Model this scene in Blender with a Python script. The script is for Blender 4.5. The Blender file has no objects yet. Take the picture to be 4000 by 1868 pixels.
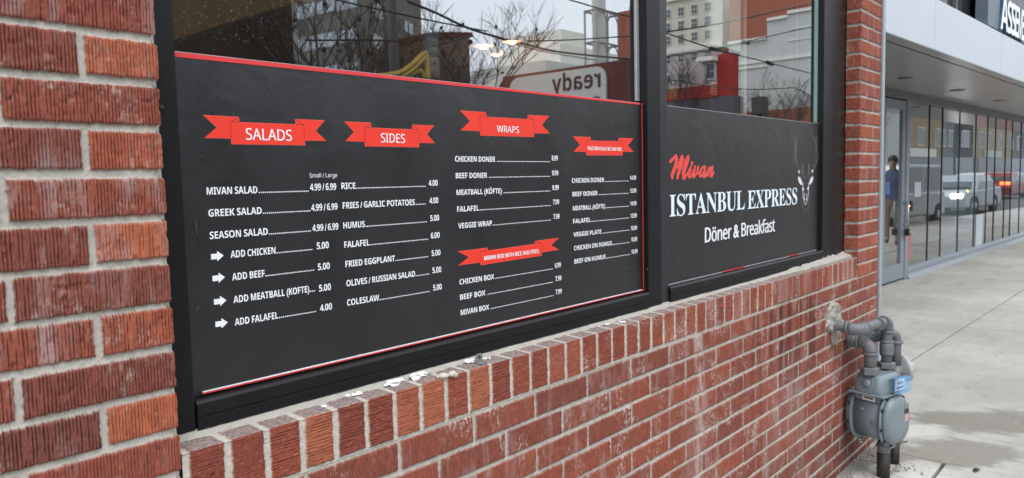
import bpy, bmesh, math, random
import numpy as np
from mathutils import Vector, Matrix

# ------------------------------------------------------------------ camera, sky, sun, exposure
scene = bpy.context.scene
COL = scene.collection
F_PX = 2921.72
CAM = np.array([-0.51346, -1.16260, 1.45293])
RIGHT = np.array([0.660128, -0.750821, -0.022317])
UP = np.array([0.073109, 0.034652, 0.996722])
FWD = np.array([0.747587, 0.659596, -0.077766])
cam_data = bpy.data.cameras.new("camera")
cam_data.sensor_width = 36.0
cam_data.lens = F_PX / 4000.0 * 36.0
cam_data.clip_start = 0.02
cam_data.clip_end = 600.0
cam_data.dof.use_dof = True
cam_data.dof.focus_distance = 1.75
cam_data.dof.aperture_fstop = 9.0
cam = bpy.data.objects.new("camera", cam_data)
cam.matrix_world = Matrix(((RIGHT[0], UP[0], -FWD[0], CAM[0]), (RIGHT[1], UP[1], -FWD[1], CAM[1]),
                           (RIGHT[2], UP[2], -FWD[2], CAM[2]), (0, 0, 0, 1)))
COL.objects.link(cam)
scene.camera = cam

SUN_EL, SUN_AZ = math.radians(56), math.radians(205)      # azimuth clockwise from +Y: over the street, behind the camera
world = bpy.data.worlds.new("World")
scene.world = world
world.use_nodes = True
wn, wl = world.node_tree.nodes, world.node_tree.links
sky = wn.new("ShaderNodeTexSky")
sky.sky_type = 'NISHITA'
sky.sun_disc = False
sky.sun_elevation = SUN_EL
sky.sun_rotation = SUN_AZ
sky.air_density = 1.0
sky.dust_density = 4.0
sky.ozone_density = 1.0
hs = wn.new("ShaderNodeHueSaturation")
hs.inputs["Saturation"].default_value = 0.36            # grey overcast
wl.new(sky.outputs[0], hs.inputs["Color"])
cloud = wn.new("ShaderNodeMix"); cloud.data_type = 'RGBA'; cloud.inputs[0].default_value = 0.60
cloud.inputs[7].default_value = (6.3, 6.9, 7.6, 1)   # even cloud cover over the clear sky
wl.new(hs.outputs[0], cloud.inputs[6])
wl.new(cloud.outputs[2], wn["Background"].inputs["Color"])
wn["Background"].inputs["Strength"].default_value = 0.15
sun = bpy.data.lights.new("sun", 'SUN')
sun.energy = 0.55
sun.angle = math.radians(35)
sun.color = (1.0, 0.97, 0.93)
sun_o = bpy.data.objects.new("sun", sun)
sd = Vector((math.sin(SUN_AZ) * math.cos(SUN_EL), math.cos(SUN_AZ) * math.cos(SUN_EL), math.sin(SUN_EL)))
sun_o.rotation_euler = sd.to_track_quat('Z', 'Y').to_euler()
sun_o.location = (0, -6, 12)
COL.objects.link(sun_o)
scene.view_settings.view_transform = 'Standard'
scene.view_settings.look = 'None'
scene.view_settings.gamma = 1.0
scene.view_settings.exposure = 1.0
scene.cycles.use_denoising = True
scene.cycles.max_bounces = 10
scene.cycles.transparent_max_bounces = 16
scene.cycles.caustics_reflective = False
scene.cycles.caustics_refractive = False

# ------------------------------------------------------------------ measuring helpers (photograph pixel -> point on a real plane)
def ray(px, py):
    return CAM, FWD + RIGHT * (px - 2000.0) / F_PX + UP * (934.0 - py) / F_PX
def on_y(px, py, y):
    c, d = ray(px, py); return c + d * ((y - c[1]) / d[1])
def on_x(px, py, x):
    c, d = ray(px, py); return c + d * ((x - c[0]) / d[0])
def on_z(px, py, z):
    c, d = ray(px, py); return c + d * ((z - c[2]) / d[2])
GLASS_Y = 0.092
def across(px, py, y=None, x=None):                        # the point across the street seen mirrored in the shop window
    c, d = ray(px, py); X = c + d * ((GLASS_Y - c[1]) / d[1]); d = d * np.array([1, -1, 1])
    s = (x - X[0]) / d[0] if x is not None else (y - X[1]) / d[1]
    return X + d * s
N_TH = math.atan(-0.055)
N_O = np.array([9.7, 1.6, 0.0]); N_U = np.array([math.cos(N_TH), math.sin(N_TH), 0]); N_N = np.array([-math.sin(N_TH), math.cos(N_TH), 0])
def on_n(px, py, off=0.0):                                 # (along, height) on a plane of the neighbouring building
    c, d = ray(px, py); t = (off - (c - N_O) @ N_N) / (d @ N_N); X = c + d * t
    return float((X - N_O) @ N_U), float(X[2])

# ------------------------------------------------------------------ noise
def _hash(ix, iy, seed):
    h = (ix.astype(np.int64) * 374761393 + iy.astype(np.int64) * 668265263 + seed * 1274126177) & 0xFFFFFFFF
    h = ((h ^ (h >> 13)) * 1274126177) & 0xFFFFFFFF
    return ((h ^ (h >> 16)) & 0xFFFF) / 65535.0
def vnoise(x, y, seed=0):
    x, y = np.broadcast_arrays(np.asarray(x, float), np.asarray(y, float))
    ix, iy = np.floor(x), np.floor(y); fx, fy = x - ix, y - iy
    fx = fx * fx * (3 - 2 * fx); fy = fy * fy * (3 - 2 * fy)
    a = _hash(ix, iy, seed); b = _hash(ix + 1, iy, seed); c = _hash(ix, iy + 1, seed); d = _hash(ix + 1, iy + 1, seed)
    return (a + (b - a) * fx) * (1 - fy) + (c + (d - c) * fx) * fy
def fbm(x, y, seed=0, o=3):
    s, a, t = 0, 1.0, 0
    for k in range(o):
        s = s + a * vnoise(x * 2 ** k, y * 2 ** k, seed + 17 * k); t += a; a *= .5
    return s / t

# ------------------------------------------------------------------ mesh helpers
class MB:
    def __init__(self):
        self.v, self.f, self.m, self.s = [], [], [], []
    def add(self, vs, fs, mi=0, smooth=False):
        b = len(self.v); self.v += [tuple(map(float, p)) for p in vs]
        for f in fs:
            self.f.append([b + i for i in f]); self.m.append(mi); self.s.append(smooth)
        return self
    def box(self, a, b, mi=0):
        x0, y0, z0 = (min(a[i], b[i]) for i in range(3)); x1, y1, z1 = (max(a[i], b[i]) for i in range(3))
        return self.add([(x0, y0, z0), (x1, y0, z0), (x1, y1, z0), (x0, y1, z0), (x0, y0, z1), (x1, y0, z1), (x1, y1, z1), (x0, y1, z1)],
                        [(0, 3, 2, 1), (4, 5, 6, 7), (0, 1, 5, 4), (1, 2, 6, 5), (2, 3, 7, 6), (3, 0, 4, 7)], mi)
    def quad(self, *p, mi=0):
        return self.add(p, [tuple(range(len(p)))], mi)
    def prism(self, poly, lo, hi, axis='y', mi=0):
        n = len(poly)
        def P(a, b, t): return {'y': (a, t, b), 'x': (t, a, b), 'z': (a, b, t)}[axis]
        vs = [P(a, b, lo) for a, b in poly] + [P(a, b, hi) for a, b in poly]
        fs = [tuple(range(n)), tuple(range(2 * n - 1, n - 1, -1))] + [(i, n + i, n + (i + 1) % n, (i + 1) % n) for i in range(n)]
        return self.add(vs, fs, mi)
    def tube(self, pts, r, n=10, mi=0, cap=True, smooth=True):
        pts = [Vector(p) for p in pts]; k = len(pts)
        rs = r if isinstance(r, (list, tuple)) else [r] * k
        t0 = (pts[1] - pts[0]).normalized(); a = t0.orthogonal().normalized(); vs = []
        for i, p in enumerate(pts):
            t = (pts[min(i + 1, k - 1)] - pts[max(i - 1, 0)]).normalized()
            a = (a - t * a.dot(t)); a = a.normalized() if a.length > 1e-6 else t.orthogonal().normalized()
            b = t.cross(a)
            for j in range(n):
                w = 2 * math.pi * j / n; vs.append(p + (a * math.cos(w) + b * math.sin(w)) * rs[i])
        fs = [(i * n + j, i * n + (j + 1) % n, (i + 1) * n + (j + 1) % n, (i + 1) * n + j) for i in range(k - 1) for j in range(n)]
        b = len(self.v); self.add(vs, fs, mi, smooth)
        if cap:
            self.f += [[b + j for j in range(n)][::-1], [b + (k - 1) * n + j for j in range(n)]]; self.m += [mi, mi]; self.s += [False, False]
        return self
    def lathe(self, prof, c, axis, n=20, mi=0, smooth=True, sx=1.0, sy=1.0, side=None):
        ax = Vector(axis).normalized(); a = Vector(side).normalized() if side else ax.orthogonal().normalized(); b = ax.cross(a); c = Vector(c)
        vs = [c + ax * h + a * (r * sx * math.cos(2 * math.pi * j / n)) + b * (r * sy * math.sin(2 * math.pi * j / n)) for r, h in prof for j in range(n)]
        k = len(prof)
        fs = [(i * n + j, i * n + (j + 1) % n, (i + 1) * n + (j + 1) % n, (i + 1) * n + j) for i in range(k - 1) for j in range(n)]
        base = len(self.v); self.add(vs, fs, mi, smooth)
        self.f += [[base + j for j in range(n)][::-1], [base + (k - 1) * n + j for j in range(n)]]; self.m += [mi, mi]; self.s += [False, False]
        return self
    def ball(self, c, r, n=12, mi=0):
        r = r if isinstance(r, (tuple, list)) else (r, r, r); k = max(5, n // 2 + 1)
        vs = [(c[0] + r[0] * math.sin(math.pi * i / (k - 1)) * math.cos(2 * math.pi * j / n), c[1] + r[1] * math.sin(math.pi * i / (k - 1)) * math.sin(2 * math.pi * j / n),
               c[2] + r[2] * math.cos(math.pi * i / (k - 1))) for i in range(k) for j in range(n)]
        return self.add(vs, [(i * n + j, (i + 1) * n + j, (i + 1) * n + (j + 1) % n, i * n + (j + 1) % n) for i in range(k - 1) for j in range(n)], mi, True)
    def build(self, name, mats, parent=None, bevel=0.0, seg=2, xf=None, fix=True):
        me = bpy.data.meshes.new(name)
        v = self.v
        if xf is not None: v = [tuple(xf @ Vector(p)) for p in v]
        off = Vector((0, 0, 0))
        me.from_pydata(v, [], self.f)
        mats = mats if isinstance(mats, (list, tuple)) else [mats]
        for m in mats: me.materials.append(m)
        me.polygons.foreach_set("material_index", self.m); me.polygons.foreach_set("use_smooth", self.s)
        me.update()
        if fix or bevel:
            bm = bmesh.new(); bm.from_mesh(me)
            if bevel:
                ed = [e for e in bm.edges if len(e.link_faces) == 2 and e.calc_face_angle(0) > math.radians(35)]
                bmesh.ops.bevel(bm, geom=ed, offset=bevel, segments=seg, profile=.6, affect='EDGES', clamp_overlap=True)
            bmesh.ops.recalc_face_normals(bm, faces=bm.faces[:])
            bm.to_mesh(me); bm.free()
        return link(name, me, parent)

def link(name, me, parent=None):
    o = bpy.data.objects.new(name, me); COL.objects.link(o)
    if parent is not None:
        o.parent = parent
        w = Vector((0, 0, 0)); p = parent
        while p is not None and not p.get("local_frame"):
            w -= p.location; p = p.parent
        o.location = w
    return o
def tag(o, label=None, cat=None, group=None, kind=None):
    for k, v in (("label", label), ("category", cat), ("group", group), ("kind", kind)):
        if v: o[k] = v
    return o
def thing(name, label, cat, loc=(0, 0, 0), rot=0.0, group=None, local=False):
    o = bpy.data.objects.new(name, None); COL.objects.link(o); o.location = loc; o.rotation_euler = (0, 0, rot)
    if local: o["local_frame"] = 1                         # its parts are built in its own axes
    return tag(o, label, cat, group)
def copy_tree(o, parent=None):
    c = o.copy(); COL.objects.link(c)
    if parent is not None: c.parent = parent; c.matrix_parent_inverse = o.matrix_parent_inverse.copy()
    for ch in list(o.children): copy_tree(ch, c)
    return c

def sheet(name, pos, col, mat, parent=None):
    """A grid mesh from pos (rows, cols, 3) with a point colour attribute: R mortar, G and B random per brick."""
    r, c, _ = pos.shape
    me = bpy.data.meshes.new(name); n = r * c
    me.vertices.add(n); me.vertices.foreach_set("co", pos.reshape(-1).astype(np.float32))
    idx = np.arange(n).reshape(r, c)
    q = np.stack([idx[:-1, :-1], idx[:-1, 1:], idx[1:, 1:], idx[1:, :-1]], -1).reshape(-1, 4)
    return me, q
def sheets(name, parts, mat, parent=None):
    """Several displaced grids joined as one mesh."""
    V, Q, C, b = [], [], [], 0
    for pos, col in parts:
        r, c, _ = pos.shape; idx = np.arange(r * c).reshape(r, c) + b
        Q.append(np.stack([idx[:-1, :-1], idx[:-1, 1:], idx[1:, 1:], idx[1:, :-1]], -1).reshape(-1, 4))
        V.append(pos.reshape(-1, 3)); C.append(col.reshape(-1, 4)); b += r * c
    V = np.concatenate(V); Q = np.concatenate(Q); C = np.concatenate(C)
    me = bpy.data.meshes.new(name)
    me.vertices.add(len(V)); me.vertices.foreach_set("co", V.reshape(-1).astype(np.float32))
    me.loops.add(len(Q) * 4); me.loops.foreach_set("vertex_index", Q.reshape(-1).astype(np.int32))
    me.polygons.add(len(Q)); me.polygons.foreach_set("loop_start", np.arange(0, len(Q) * 4, 4, dtype=np.int32))
    me.polygons.foreach_set("loop_total", np.full(len(Q), 4, dtype=np.int32))
    me.update(calc_edges=True)
    at = me.attributes.new("mk", 'FLOAT_COLOR', 'POINT'); at.data.foreach_set("color", C.reshape(-1).astype(np.float32))
    me.polygons.foreach_set("use_smooth", np.ones(len(Q), dtype=bool))
    me.materials.append(mat)
    return link(name, me, parent)

# ------------------------------------------------------------------ materials
class NT:
    def __init__(self, name):
        self.mat = bpy.data.materials.new(name); self.mat.use_nodes = True
        self.t = self.mat.node_tree; self.n = self.t.nodes; self.bsdf = self.n["Principled BSDF"]; self.out = self.n["Material Output"]
    def new(self, typ, **kw):
        nd = self.n.new(typ)
        for k, v in kw.items():
            if k.startswith("_"): setattr(nd, k[1:], v)
        return nd
    def put(self, sock, v):
        if isinstance(v, bpy.types.NodeSocket): self.t.links.new(v, sock)
        elif v is not None:
            if isinstance(v, (tuple, list)) and len(v) == 3 and sock.type == 'RGBA': v = (*v, 1)
            sock.default_value = v
    def coord(self, scale=(1, 1, 1), loc=(0, 0, 0)):
        c = self.new("ShaderNodeTexCoord"); m = self.new("ShaderNodeMapping")
        m.inputs["Scale"].default_value = scale; m.inputs["Location"].default_value = loc
        g = self.new("ShaderNodeNewGeometry")
        self.t.links.new(g.outputs["Position"], m.inputs["Vector"]); return m.outputs[0]
    def noise(self, scale=5, vec=None, detail=3, rough=.55, dist=0):
        nd = self.new("ShaderNodeTexNoise"); nd.inputs["Scale"].default_value = scale; nd.inputs["Detail"].default_value = detail
        nd.inputs["Roughness"].default_value = rough; nd.inputs["Distortion"].default_value = dist
        self.put(nd.inputs["Vector"], vec if vec is not None else self.coord()); return nd.outputs["Fac"]
    def step(self, v, a, b, lo=0.0, hi=1.0):
        nd = self.new("ShaderNodeMapRange", _interpolation_type='SMOOTHSTEP')
        for i, x in enumerate((v, a, b, lo, hi)): self.put(nd.inputs[i], x)
        return nd.outputs[0]
    def math(self, op, a, b=None):
        nd = self.new("ShaderNodeMath", _operation=op); self.put(nd.inputs[0], a)
        if b is not None: self.put(nd.inputs[1], b)
        return nd.outputs[0]
    def mix(self, f, a, b, mode='MIX'):
        nd = self.new("ShaderNodeMix", _data_type='RGBA', _blend_type=mode)
        self.put(nd.inputs[0], f); self.put(nd.inputs[6], a); self.put(nd.inputs[7], b); return nd.outputs[2]
    def ramp(self, f, stops):
        nd = self.new("ShaderNodeValToRGB"); e = nd.color_ramp.elements
        while len(e) < len(stops): e.new(.5)
        for el, (p, c) in zip(e, stops): el.position = p; el.color = (*c, 1)
        self.put(nd.inputs[0], f); return nd.outputs[0]
    def bump(self, h, strength=.3, dist=.002):
        nd = self.new("ShaderNodeBump"); nd.inputs["Strength"].default_value = strength; nd.inputs["Distance"].default_value = dist
        self.put(nd.inputs["Height"], h); self.t.links.new(nd.outputs[0], self.bsdf.inputs["Normal"]); return nd.outputs[0]
    def set(self, **kw):
        names = {"color": "Base Color", "rough": "Roughness", "metal": "Metallic", "spec": "Specular IOR Level", "emit": "Emission Color", "power": "Emission Strength", "coat": "Coat Weight"}
        for k, v in kw.items(): self.put(self.bsdf.inputs[names[k]], v)
        return self.mat

def paint(name, col, rough=.5, metal=0.0, var=.12, scale=6, bump=0.0, bscale=150, bdist=.001, spec=.5):
    m = NT(name); n = m.noise(scale, detail=4)
    c = m.mix(n, tuple(x * (1 - var) for x in col), tuple(min(1, x * (1 + var)) for x in col))
    if bump: m.bump(m.noise(bscale, detail=3), bump, bdist)
    rn = m.math('ADD', m.math('MULTIPLY', m.math('SUBTRACT', m.noise(scale * 3), .5), .18 * rough + .04), rough)
    return m.set(color=c, rough=rn, metal=metal, spec=spec)
def glow(name, col, power):
    m = NT(name); return m.set(color=(0, 0, 0), emit=col, power=power, rough=.6)
def glass(name, tint, ior, wave=0.0, film=None):
    m = NT(name); tr = m.new("ShaderNodeBsdfTransparent"); tr.inputs[0].default_value = (*tint, 1)
    gl = m.new("ShaderNodeBsdfGlossy"); gl.inputs["Roughness"].default_value = 0.0; gl.inputs["Color"].default_value = (.97, .99, 1, 1)
    lw = m.new("ShaderNodeLayerWeight"); f0 = ((ior - 1) / (ior + 1)) ** 2
    fr = m.math('ADD', m.math('MULTIPLY', m.math('POWER', lw.outputs["Facing"], 5.0), 1 - f0), f0)
    if wave:
        b = m.new("ShaderNodeBump"); b.inputs["Strength"].default_value = wave; b.inputs["Distance"].default_value = .002
        m.put(b.inputs["Height"], m.noise(2.2, m.coord((1, 1, .6)), detail=1)); m.t.links.new(b.outputs[0], gl.inputs["Normal"])
    body = tr.outputs[0]
    if film:
        df = m.new("ShaderNodeBsdfDiffuse"); df.inputs[0].default_value = (*film[0], 1); mx = m.new("ShaderNodeMixShader"); mx.inputs[0].default_value = film[1]
        m.t.links.new(tr.outputs[0], mx.inputs[1]); m.t.links.new(df.outputs[0], mx.inputs[2]); body = mx.outputs[0]
    mx = m.new("ShaderNodeMixShader"); m.t.links.new(fr, mx.inputs[0]); m.t.links.new(body, mx.inputs[1]); m.t.links.new(gl.outputs[0], mx.inputs[2])
    m.t.links.new(mx.outputs[0], m.out.inputs["Surface"]); return m.mat

def brick_material(name, bloom, smear, drips, dull=0.0):
    m = NT(name); at = m.new("ShaderNodeAttribute"); at.attribute_name = "mk"
    sp = m.new("ShaderNodeSeparateColor"); m.t.links.new(at.outputs["Color"], sp.inputs[0]); mort, r1, r2 = sp.outputs[0], sp.outputs[1], sp.outputs[2]
    base = m.ramp(r1, [(0.0, (.165, .055, .043)), (.35, (.255, .069, .045)), (.7, (.325, .084, .048)), (1.0, (.44, .130, .062))])
    if dull: base = m.mix(dull, base, m.mix(m.noise(3.5, detail=4), (.10, .048, .040), (.22, .095, .07)))
    mott = m.noise(42, m.coord((1.2, 1.2, .9)), detail=5, rough=.72)
    base = m.mix(m.step(mott, .36, .66), m.mix(.40, base, (.085, .030, .024)), base)
    fine = m.noise(260, m.coord((1, 1, .35)), detail=3)
    base = m.mix(m.math('MULTIPLY', m.step(fine, .55, .75), .35), base, (.40, .16, .10))
    bl = m.noise(14, m.coord((1.5, 1.5, .35)), detail=4)
    blm = m.math('MULTIPLY', m.step(m.math('ADD', bl, m.math('MULTIPLY', m.math('SUBTRACT', r2, .5), .16)), .52, .74), bloom)
    base = m.mix(blm, base, (.37, .27, .26))
    if smear:
        sm = m.math('MULTIPLY', m.step(m.noise(9, detail=2), .50, .68), m.step(m.noise(110, m.coord((1, 1, .6)), detail=5, rough=.75), .49, .62))
        base = m.mix(m.math('MULTIPLY', sm, smear), base, (.50, .46, .40))
    if drips:
        pos = m.new("ShaderNodeSeparateXYZ"); g = m.new("ShaderNodeNewGeometry"); m.t.links.new(g.outputs["Position"], pos.inputs[0])
        zone = m.math('MULTIPLY', m.step(pos.outputs[0], 1.9, 2.4), m.step(pos.outputs[0], 3.0, 2.8))
        d = m.math('MULTIPLY', m.step(m.noise(22, m.coord((1, 1, .05)), detail=2), .46, .58), m.math('MULTIPLY', zone, m.step(pos.outputs[2], .45, .8)))
        base = m.mix(m.math('MULTIPLY', d, .85), base, (.070, .020, .015))
        wz = m.math('MULTIPLY', m.step(m.noise(5, m.coord((1, 1, .15)), detail=3), .5, .68), m.step(pos.outputs[2], .85, .3))
        base = m.mix(m.math('MULTIPLY', wz, .42), base, (.32, .22, .20))
        stk = m.math('MULTIPLY', m.step(m.math('ABSOLUTE', m.math('ADD', m.math('SUBTRACT', pos.outputs[0], 1.735), m.math('MULTIPLY', m.math('SUBTRACT', m.noise(6, detail=3), .5), .10))), .045, .008), m.step(m.noise(30, m.coord((1, 1, .3)), detail=4), .35, .60))
        base = m.mix(m.math('MULTIPLY', stk, .55), base, (.50, .42, .40))
        low = m.math('MULTIPLY', m.step(pos.outputs[2], .42, .10), m.step(m.noise(9, detail=4), .3, .6))
        base = m.mix(m.math('MULTIPLY', low, .6), base, (.075, .035, .028))
    mn = m.noise(60, detail=4); mc = m.mix(mn, (.34, .32, .28), (.52, .50, .445))
    mc = m.mix(m.math('MULTIPLY', m.step(m.noise(9, detail=3), .55, .75), .45), mc, (.33, .30, .26))
    m.bump(m.noise(700, detail=3), .35, .0008)
    return m.set(color=m.mix(mort, base, mc), rough=.88, spec=.25)

BRICK = brick_material("wire cut brick", .62, .55, False, .04)
BRICK_LOW = brick_material("weathered brick", .50, 1.0, True, .22)
BRICK_FAR = brick_material("sheltered brick", .45, .3, False)
MORTAR = paint("mortar", (.50, .47, .41), .92, var=.22, scale=40, bump=.5, bscale=350)
BLACK = paint("black powder coat", (.009, .009, .010), .40, var=.4, scale=10, bump=.08, bscale=500, spec=.28)
DARK = paint("dark bronze anodised aluminium", (.034, .036, .040), .38, metal=.3, var=.3, scale=7)
ALU = paint("mill aluminium", (.55, .56, .56), .4, metal=.7, var=.1)
WHITE = paint("white print", (.80, .82, .85), .45, var=.03)
RED = paint("red print", (.76, .040, .022), .42, var=.06, scale=20)
RED_EDGE = paint("pale red print edge", (.80, .20, .16), .42)
RED_LINE = paint("dark red print line", (.36, .015, .010), .45)
REDTRIM = paint("red vinyl tape", (.66, .045, .05), .4, var=.08)
GREYPRINT = paint("grey print line", (.20, .20, .205), .45)
def vinyl(name, col, rough):
    m = NT(name); n = m.noise(5, detail=4); c = m.mix(n, tuple(x * .85 for x in col), tuple(x * 1.2 for x in col))
    sp = m.step(m.noise(330, detail=1), .80, .84); c = m.mix(m.math('MULTIPLY', sp, .5), c, (.30, .30, .30))
    h = m.math('ADD', m.math('MULTIPLY', m.noise(9, m.coord((1, 1, 1)), detail=3, dist=.8), 1.0), m.math('MULTIPLY', m.noise(420, detail=2), .12))
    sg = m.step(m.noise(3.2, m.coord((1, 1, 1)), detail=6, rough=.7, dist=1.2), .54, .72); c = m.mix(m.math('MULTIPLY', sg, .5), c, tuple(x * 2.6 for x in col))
    m.bump(h, .30, .006)
    m.bsdf.inputs["IOR"].default_value = 1.62
    return m.set(color=c, rough=m.math('ADD', m.math('MULTIPLY', m.noise(5, m.coord((1, 1, .6)), detail=6, rough=.65), .34), rough - .17), spec=.72)
VINYL = vinyl("black satin vinyl", (.008, .008, .0092), .36)
GLASS = glass("shop window glass", (.86, .88, .85), 5.0, .05)
CONC = None
# ------------------------------------------------------------------ brick height fields
def bricks_field(S, T, bricks, seed, pitch=.0042, depth=.0028, horizontal=False, mortar=-.006, edge=.0035, tone=(0, 1), gw=.13):
    """S, T: 1-d coordinates; bricks: (s0, s1, t0, t1). Returns height (rows T, cols S) and colour."""
    Sg, Tg = np.meshgrid(S, T)
    H = mortar + .0022 * (fbm(Sg * 45, Tg * 45, seed) - .5) + .0012 * (vnoise(Sg * 260, Tg * 260, seed + 3) - .5)
    C = np.zeros((len(T), len(S), 4)); C[..., 0] = 1; C[..., 3] = 1
    rng = random.Random(seed)
    for bk in bricks:
        s0, s1, t0, t1 = bk[:4]; tn = bk[4] if len(bk) > 4 else tone
        rr = (tn[0] + (tn[1] - tn[0]) * rng.random(), rng.random(), rng.random(), rng.uniform(-.0008, .0008), rng.uniform(-.004, .004), rng.random(), rng.random())
        js = [rng.uniform(-.0016, .0016) for _ in range(4)]
        s0, s1, t0, t1 = s0 + js[0], s1 + js[1], t0 + js[2], t1 + js[3]
        i0, i1 = np.searchsorted(S, s0 - .006), np.searchsorted(S, s1 + .006); j0, j1 = np.searchsorted(T, t0 - .006), np.searchsorted(T, t1 + .006)
        if i1 - i0 < 2 or j1 - j0 < 2: continue
        s, t = Sg[j0:j1, i0:i1], Tg[j0:j1, i0:i1]
        d = np.minimum(np.minimum(s - s0, s1 - s), np.minimum(t - t0, t1 - t))
        d = d + .0034 * (fbm(s * 110, t * 110, seed + 5) - .5) + .0016 * (vnoise(s * 330, t * 330, seed + 6) - .5)
        w = np.clip(d / edge + .35, 0, 1); w = w * w * (3 - 2 * w)
        a, b = (t, s) if horizontal else (s, t)
        g = (a + .0009 * (vnoise(a * 60, b * 26, seed + 7) - .5) + .0007 * (vnoise(a * 150, b * 90, seed + 8) - .5)) / pitch + rr[2] * 9
        cell = np.floor(g); fr = g - cell
        amp = np.clip((fbm(cell * 7.13 + .5, b * 34 + cell * 3.7, seed + 9, 2) - .14 - .20 * rr[5]) * 4.2, 0, 1.05)
        wid = gw + .075 * vnoise(cell * 3.1, b * 90, seed + 10)
        h = rr[3] + rr[4] * (s - s0) - depth * (.45 + .60 * rr[6]) * amp * np.exp(-np.abs((fr - .5) / wid) ** 3)
        h += .0011 * (vnoise(s * 420, t * 260, seed + 11) - .5) + .0008 * (vnoise(s * 150, t * 150, seed + 12) - .5)
        chip = np.clip((fbm(s * 60, t * 60, seed + 13) - .70) * 8, 0, 1); h -= .002 * chip
        H[j0:j1, i0:i1] = H[j0:j1, i0:i1] * (1 - w) + h * w
        c = C[j0:j1, i0:i1]
        c[..., 0] = c[..., 0] * (1 - np.clip(w * 1.3, 0, 1)); k = w > .3
        c[..., 1][k] = rr[0]; c[..., 2][k] = rr[1]
        C[j0:j1, i0:i1] = c
    return H, C
def lin(a, b, st): return np.linspace(a, b, max(2, int(round((b - a) / st)) + 1))

def course_bricks(z0, pitch, n, joint, starts, module, xmin, xmax, clip=None):
    out = []
    for k in range(n):
        a = starts[k % len(starts)]; i0 = math.floor((xmin - a) / module) - 1; i1 = math.ceil((xmax - a) / module) + 1
        for i in range(i0, i1):
            s0, s1 = a + i * module + joint / 2, a + (i + 1) * module - joint / 2
            s0, s1 = max(s0, xmin), min(s1, xmax)
            if s1 - s0 > .02: out.append((s0, s1, z0 + k * pitch + joint / 2, z0 + (k + 1) * pitch - joint / 2))
    return out

shop = thing("shop_building", "red brick shop with black framed windows facing the pavement", "shop building", (1.7, .3, 0))

# left pier: front face and the return into the window opening, one bent sheet (s < 0 front, s > 0 return)
def pier_left():
    P0 = 1.679; pit = .0677; bl = []
    for k in range(-19, 25):                                # course k lies under joint k
        zt = P0 - k * pit; t0, t1 = zt - pit + .0052, zt - .0052
        if t0 < .01: continue
        ed = [-.107, -.32] if k % 2 == 0 else [-.213, -.426]
        cuts = [0.03] + [ed[0] - .2135 * i for i in range(9)]
        for a, b in zip(cuts[1:], cuts[:-1]):
            bl.append((max(a + .0050, -1.6), b - (.0050 if b < 0 else 0), t0, t1, (.62, 1.0) if (k % 2 == 0 and b > 0) else (.0, .5)))
        bl.append((.008, .09, t0, t1))
    def place(S, T, seed, **kw):
        H, C = bricks_field(S, T, bl, seed, **kw); Sg, Tg = np.meshgrid(S, T)
        w = np.clip(Sg / .002 + .5, 0, 1); nx, ny = w, -(1 - w); nl = np.hypot(nx, ny); nx, ny = nx / nl, ny / nl
        return np.stack([np.minimum(Sg, 0) + nx * H, np.maximum(Sg, 0) + ny * H, Tg], -1), C
    fine = dict(pitch=.0047, depth=.0085, gw=.075)
    P = [place(np.concatenate([lin(-.34, -.002, .0006), lin(-.001, .002, .0006), lin(.004, .068, .004)]), lin(.90, 1.80, .0022), 11, **fine)]
    P.append(place(np.concatenate([lin(-1.6, -.34, .005)]), lin(.0, 2.95, .006), 11, pitch=.011, depth=.002))
    P.append(place(np.concatenate([lin(-.34, -.002, .004), lin(-.001, .002, .0015), lin(.004, .068, .008)]), lin(1.80, 2.95, .005), 11, pitch=.011, depth=.002))
    P.append(place(np.concatenate([lin(-.34, -.002, .004), lin(-.001, .002, .0015), lin(.004, .068, .008)]), lin(0, .90, .005), 11, pitch=.011, depth=.002))
    return sheets("brick_pier", P, BRICK, shop)
tag(pier_left(), "broad red brick pier with deep vertical grooves")

# low wall under the windows
def low_wall():
    pit = .0690; bl = []
    for k in range(14):
        zt = .9320 - k * pit; t0, t1 = zt - pit + .0047, zt - .0047
        a = .446 if k % 2 == 0 else .5535
        for i in range(-3, 17):
            s0, s1 = a + .2182 * i + .0045, a + .2182 * (i + 1) - .0045
            s0, s1 = max(s0, .008), min(s1, 3.752)
            if s1 - s0 > .02: bl.append((s0, s1, t0, t1))
    def place(S, T, seed, **kw):
        H, C = bricks_field(S, T, bl, seed, **kw); Sg, Tg = np.meshgrid(S, T)
        return np.stack([Sg, -H, Tg], -1), C
    P = [place(lin(0, 1.25, .0011), lin(.36, .932, .0030), 23, pitch=.0052, depth=.0070, gw=.09, tone=(.2, .75)),
         place(lin(0, 1.25, .006), lin(-.02, .36, .006), 23, pitch=.012, depth=.002),
         place(lin(1.25, 2.3, .0020), lin(-.02, .932, .0034), 23, pitch=.0064, depth=.0046, tone=(.25, .75)),
         place(lin(2.3, 3.757, .0030), lin(-.02, .932, .0042), 23, pitch=.0085, depth=.0026, tone=(.25, .7))]
    return sheets("brick_apron_wall", P, BRICK_LOW, shop)
tag(low_wall(), "low red brick wall below the sill with drip stains")

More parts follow.
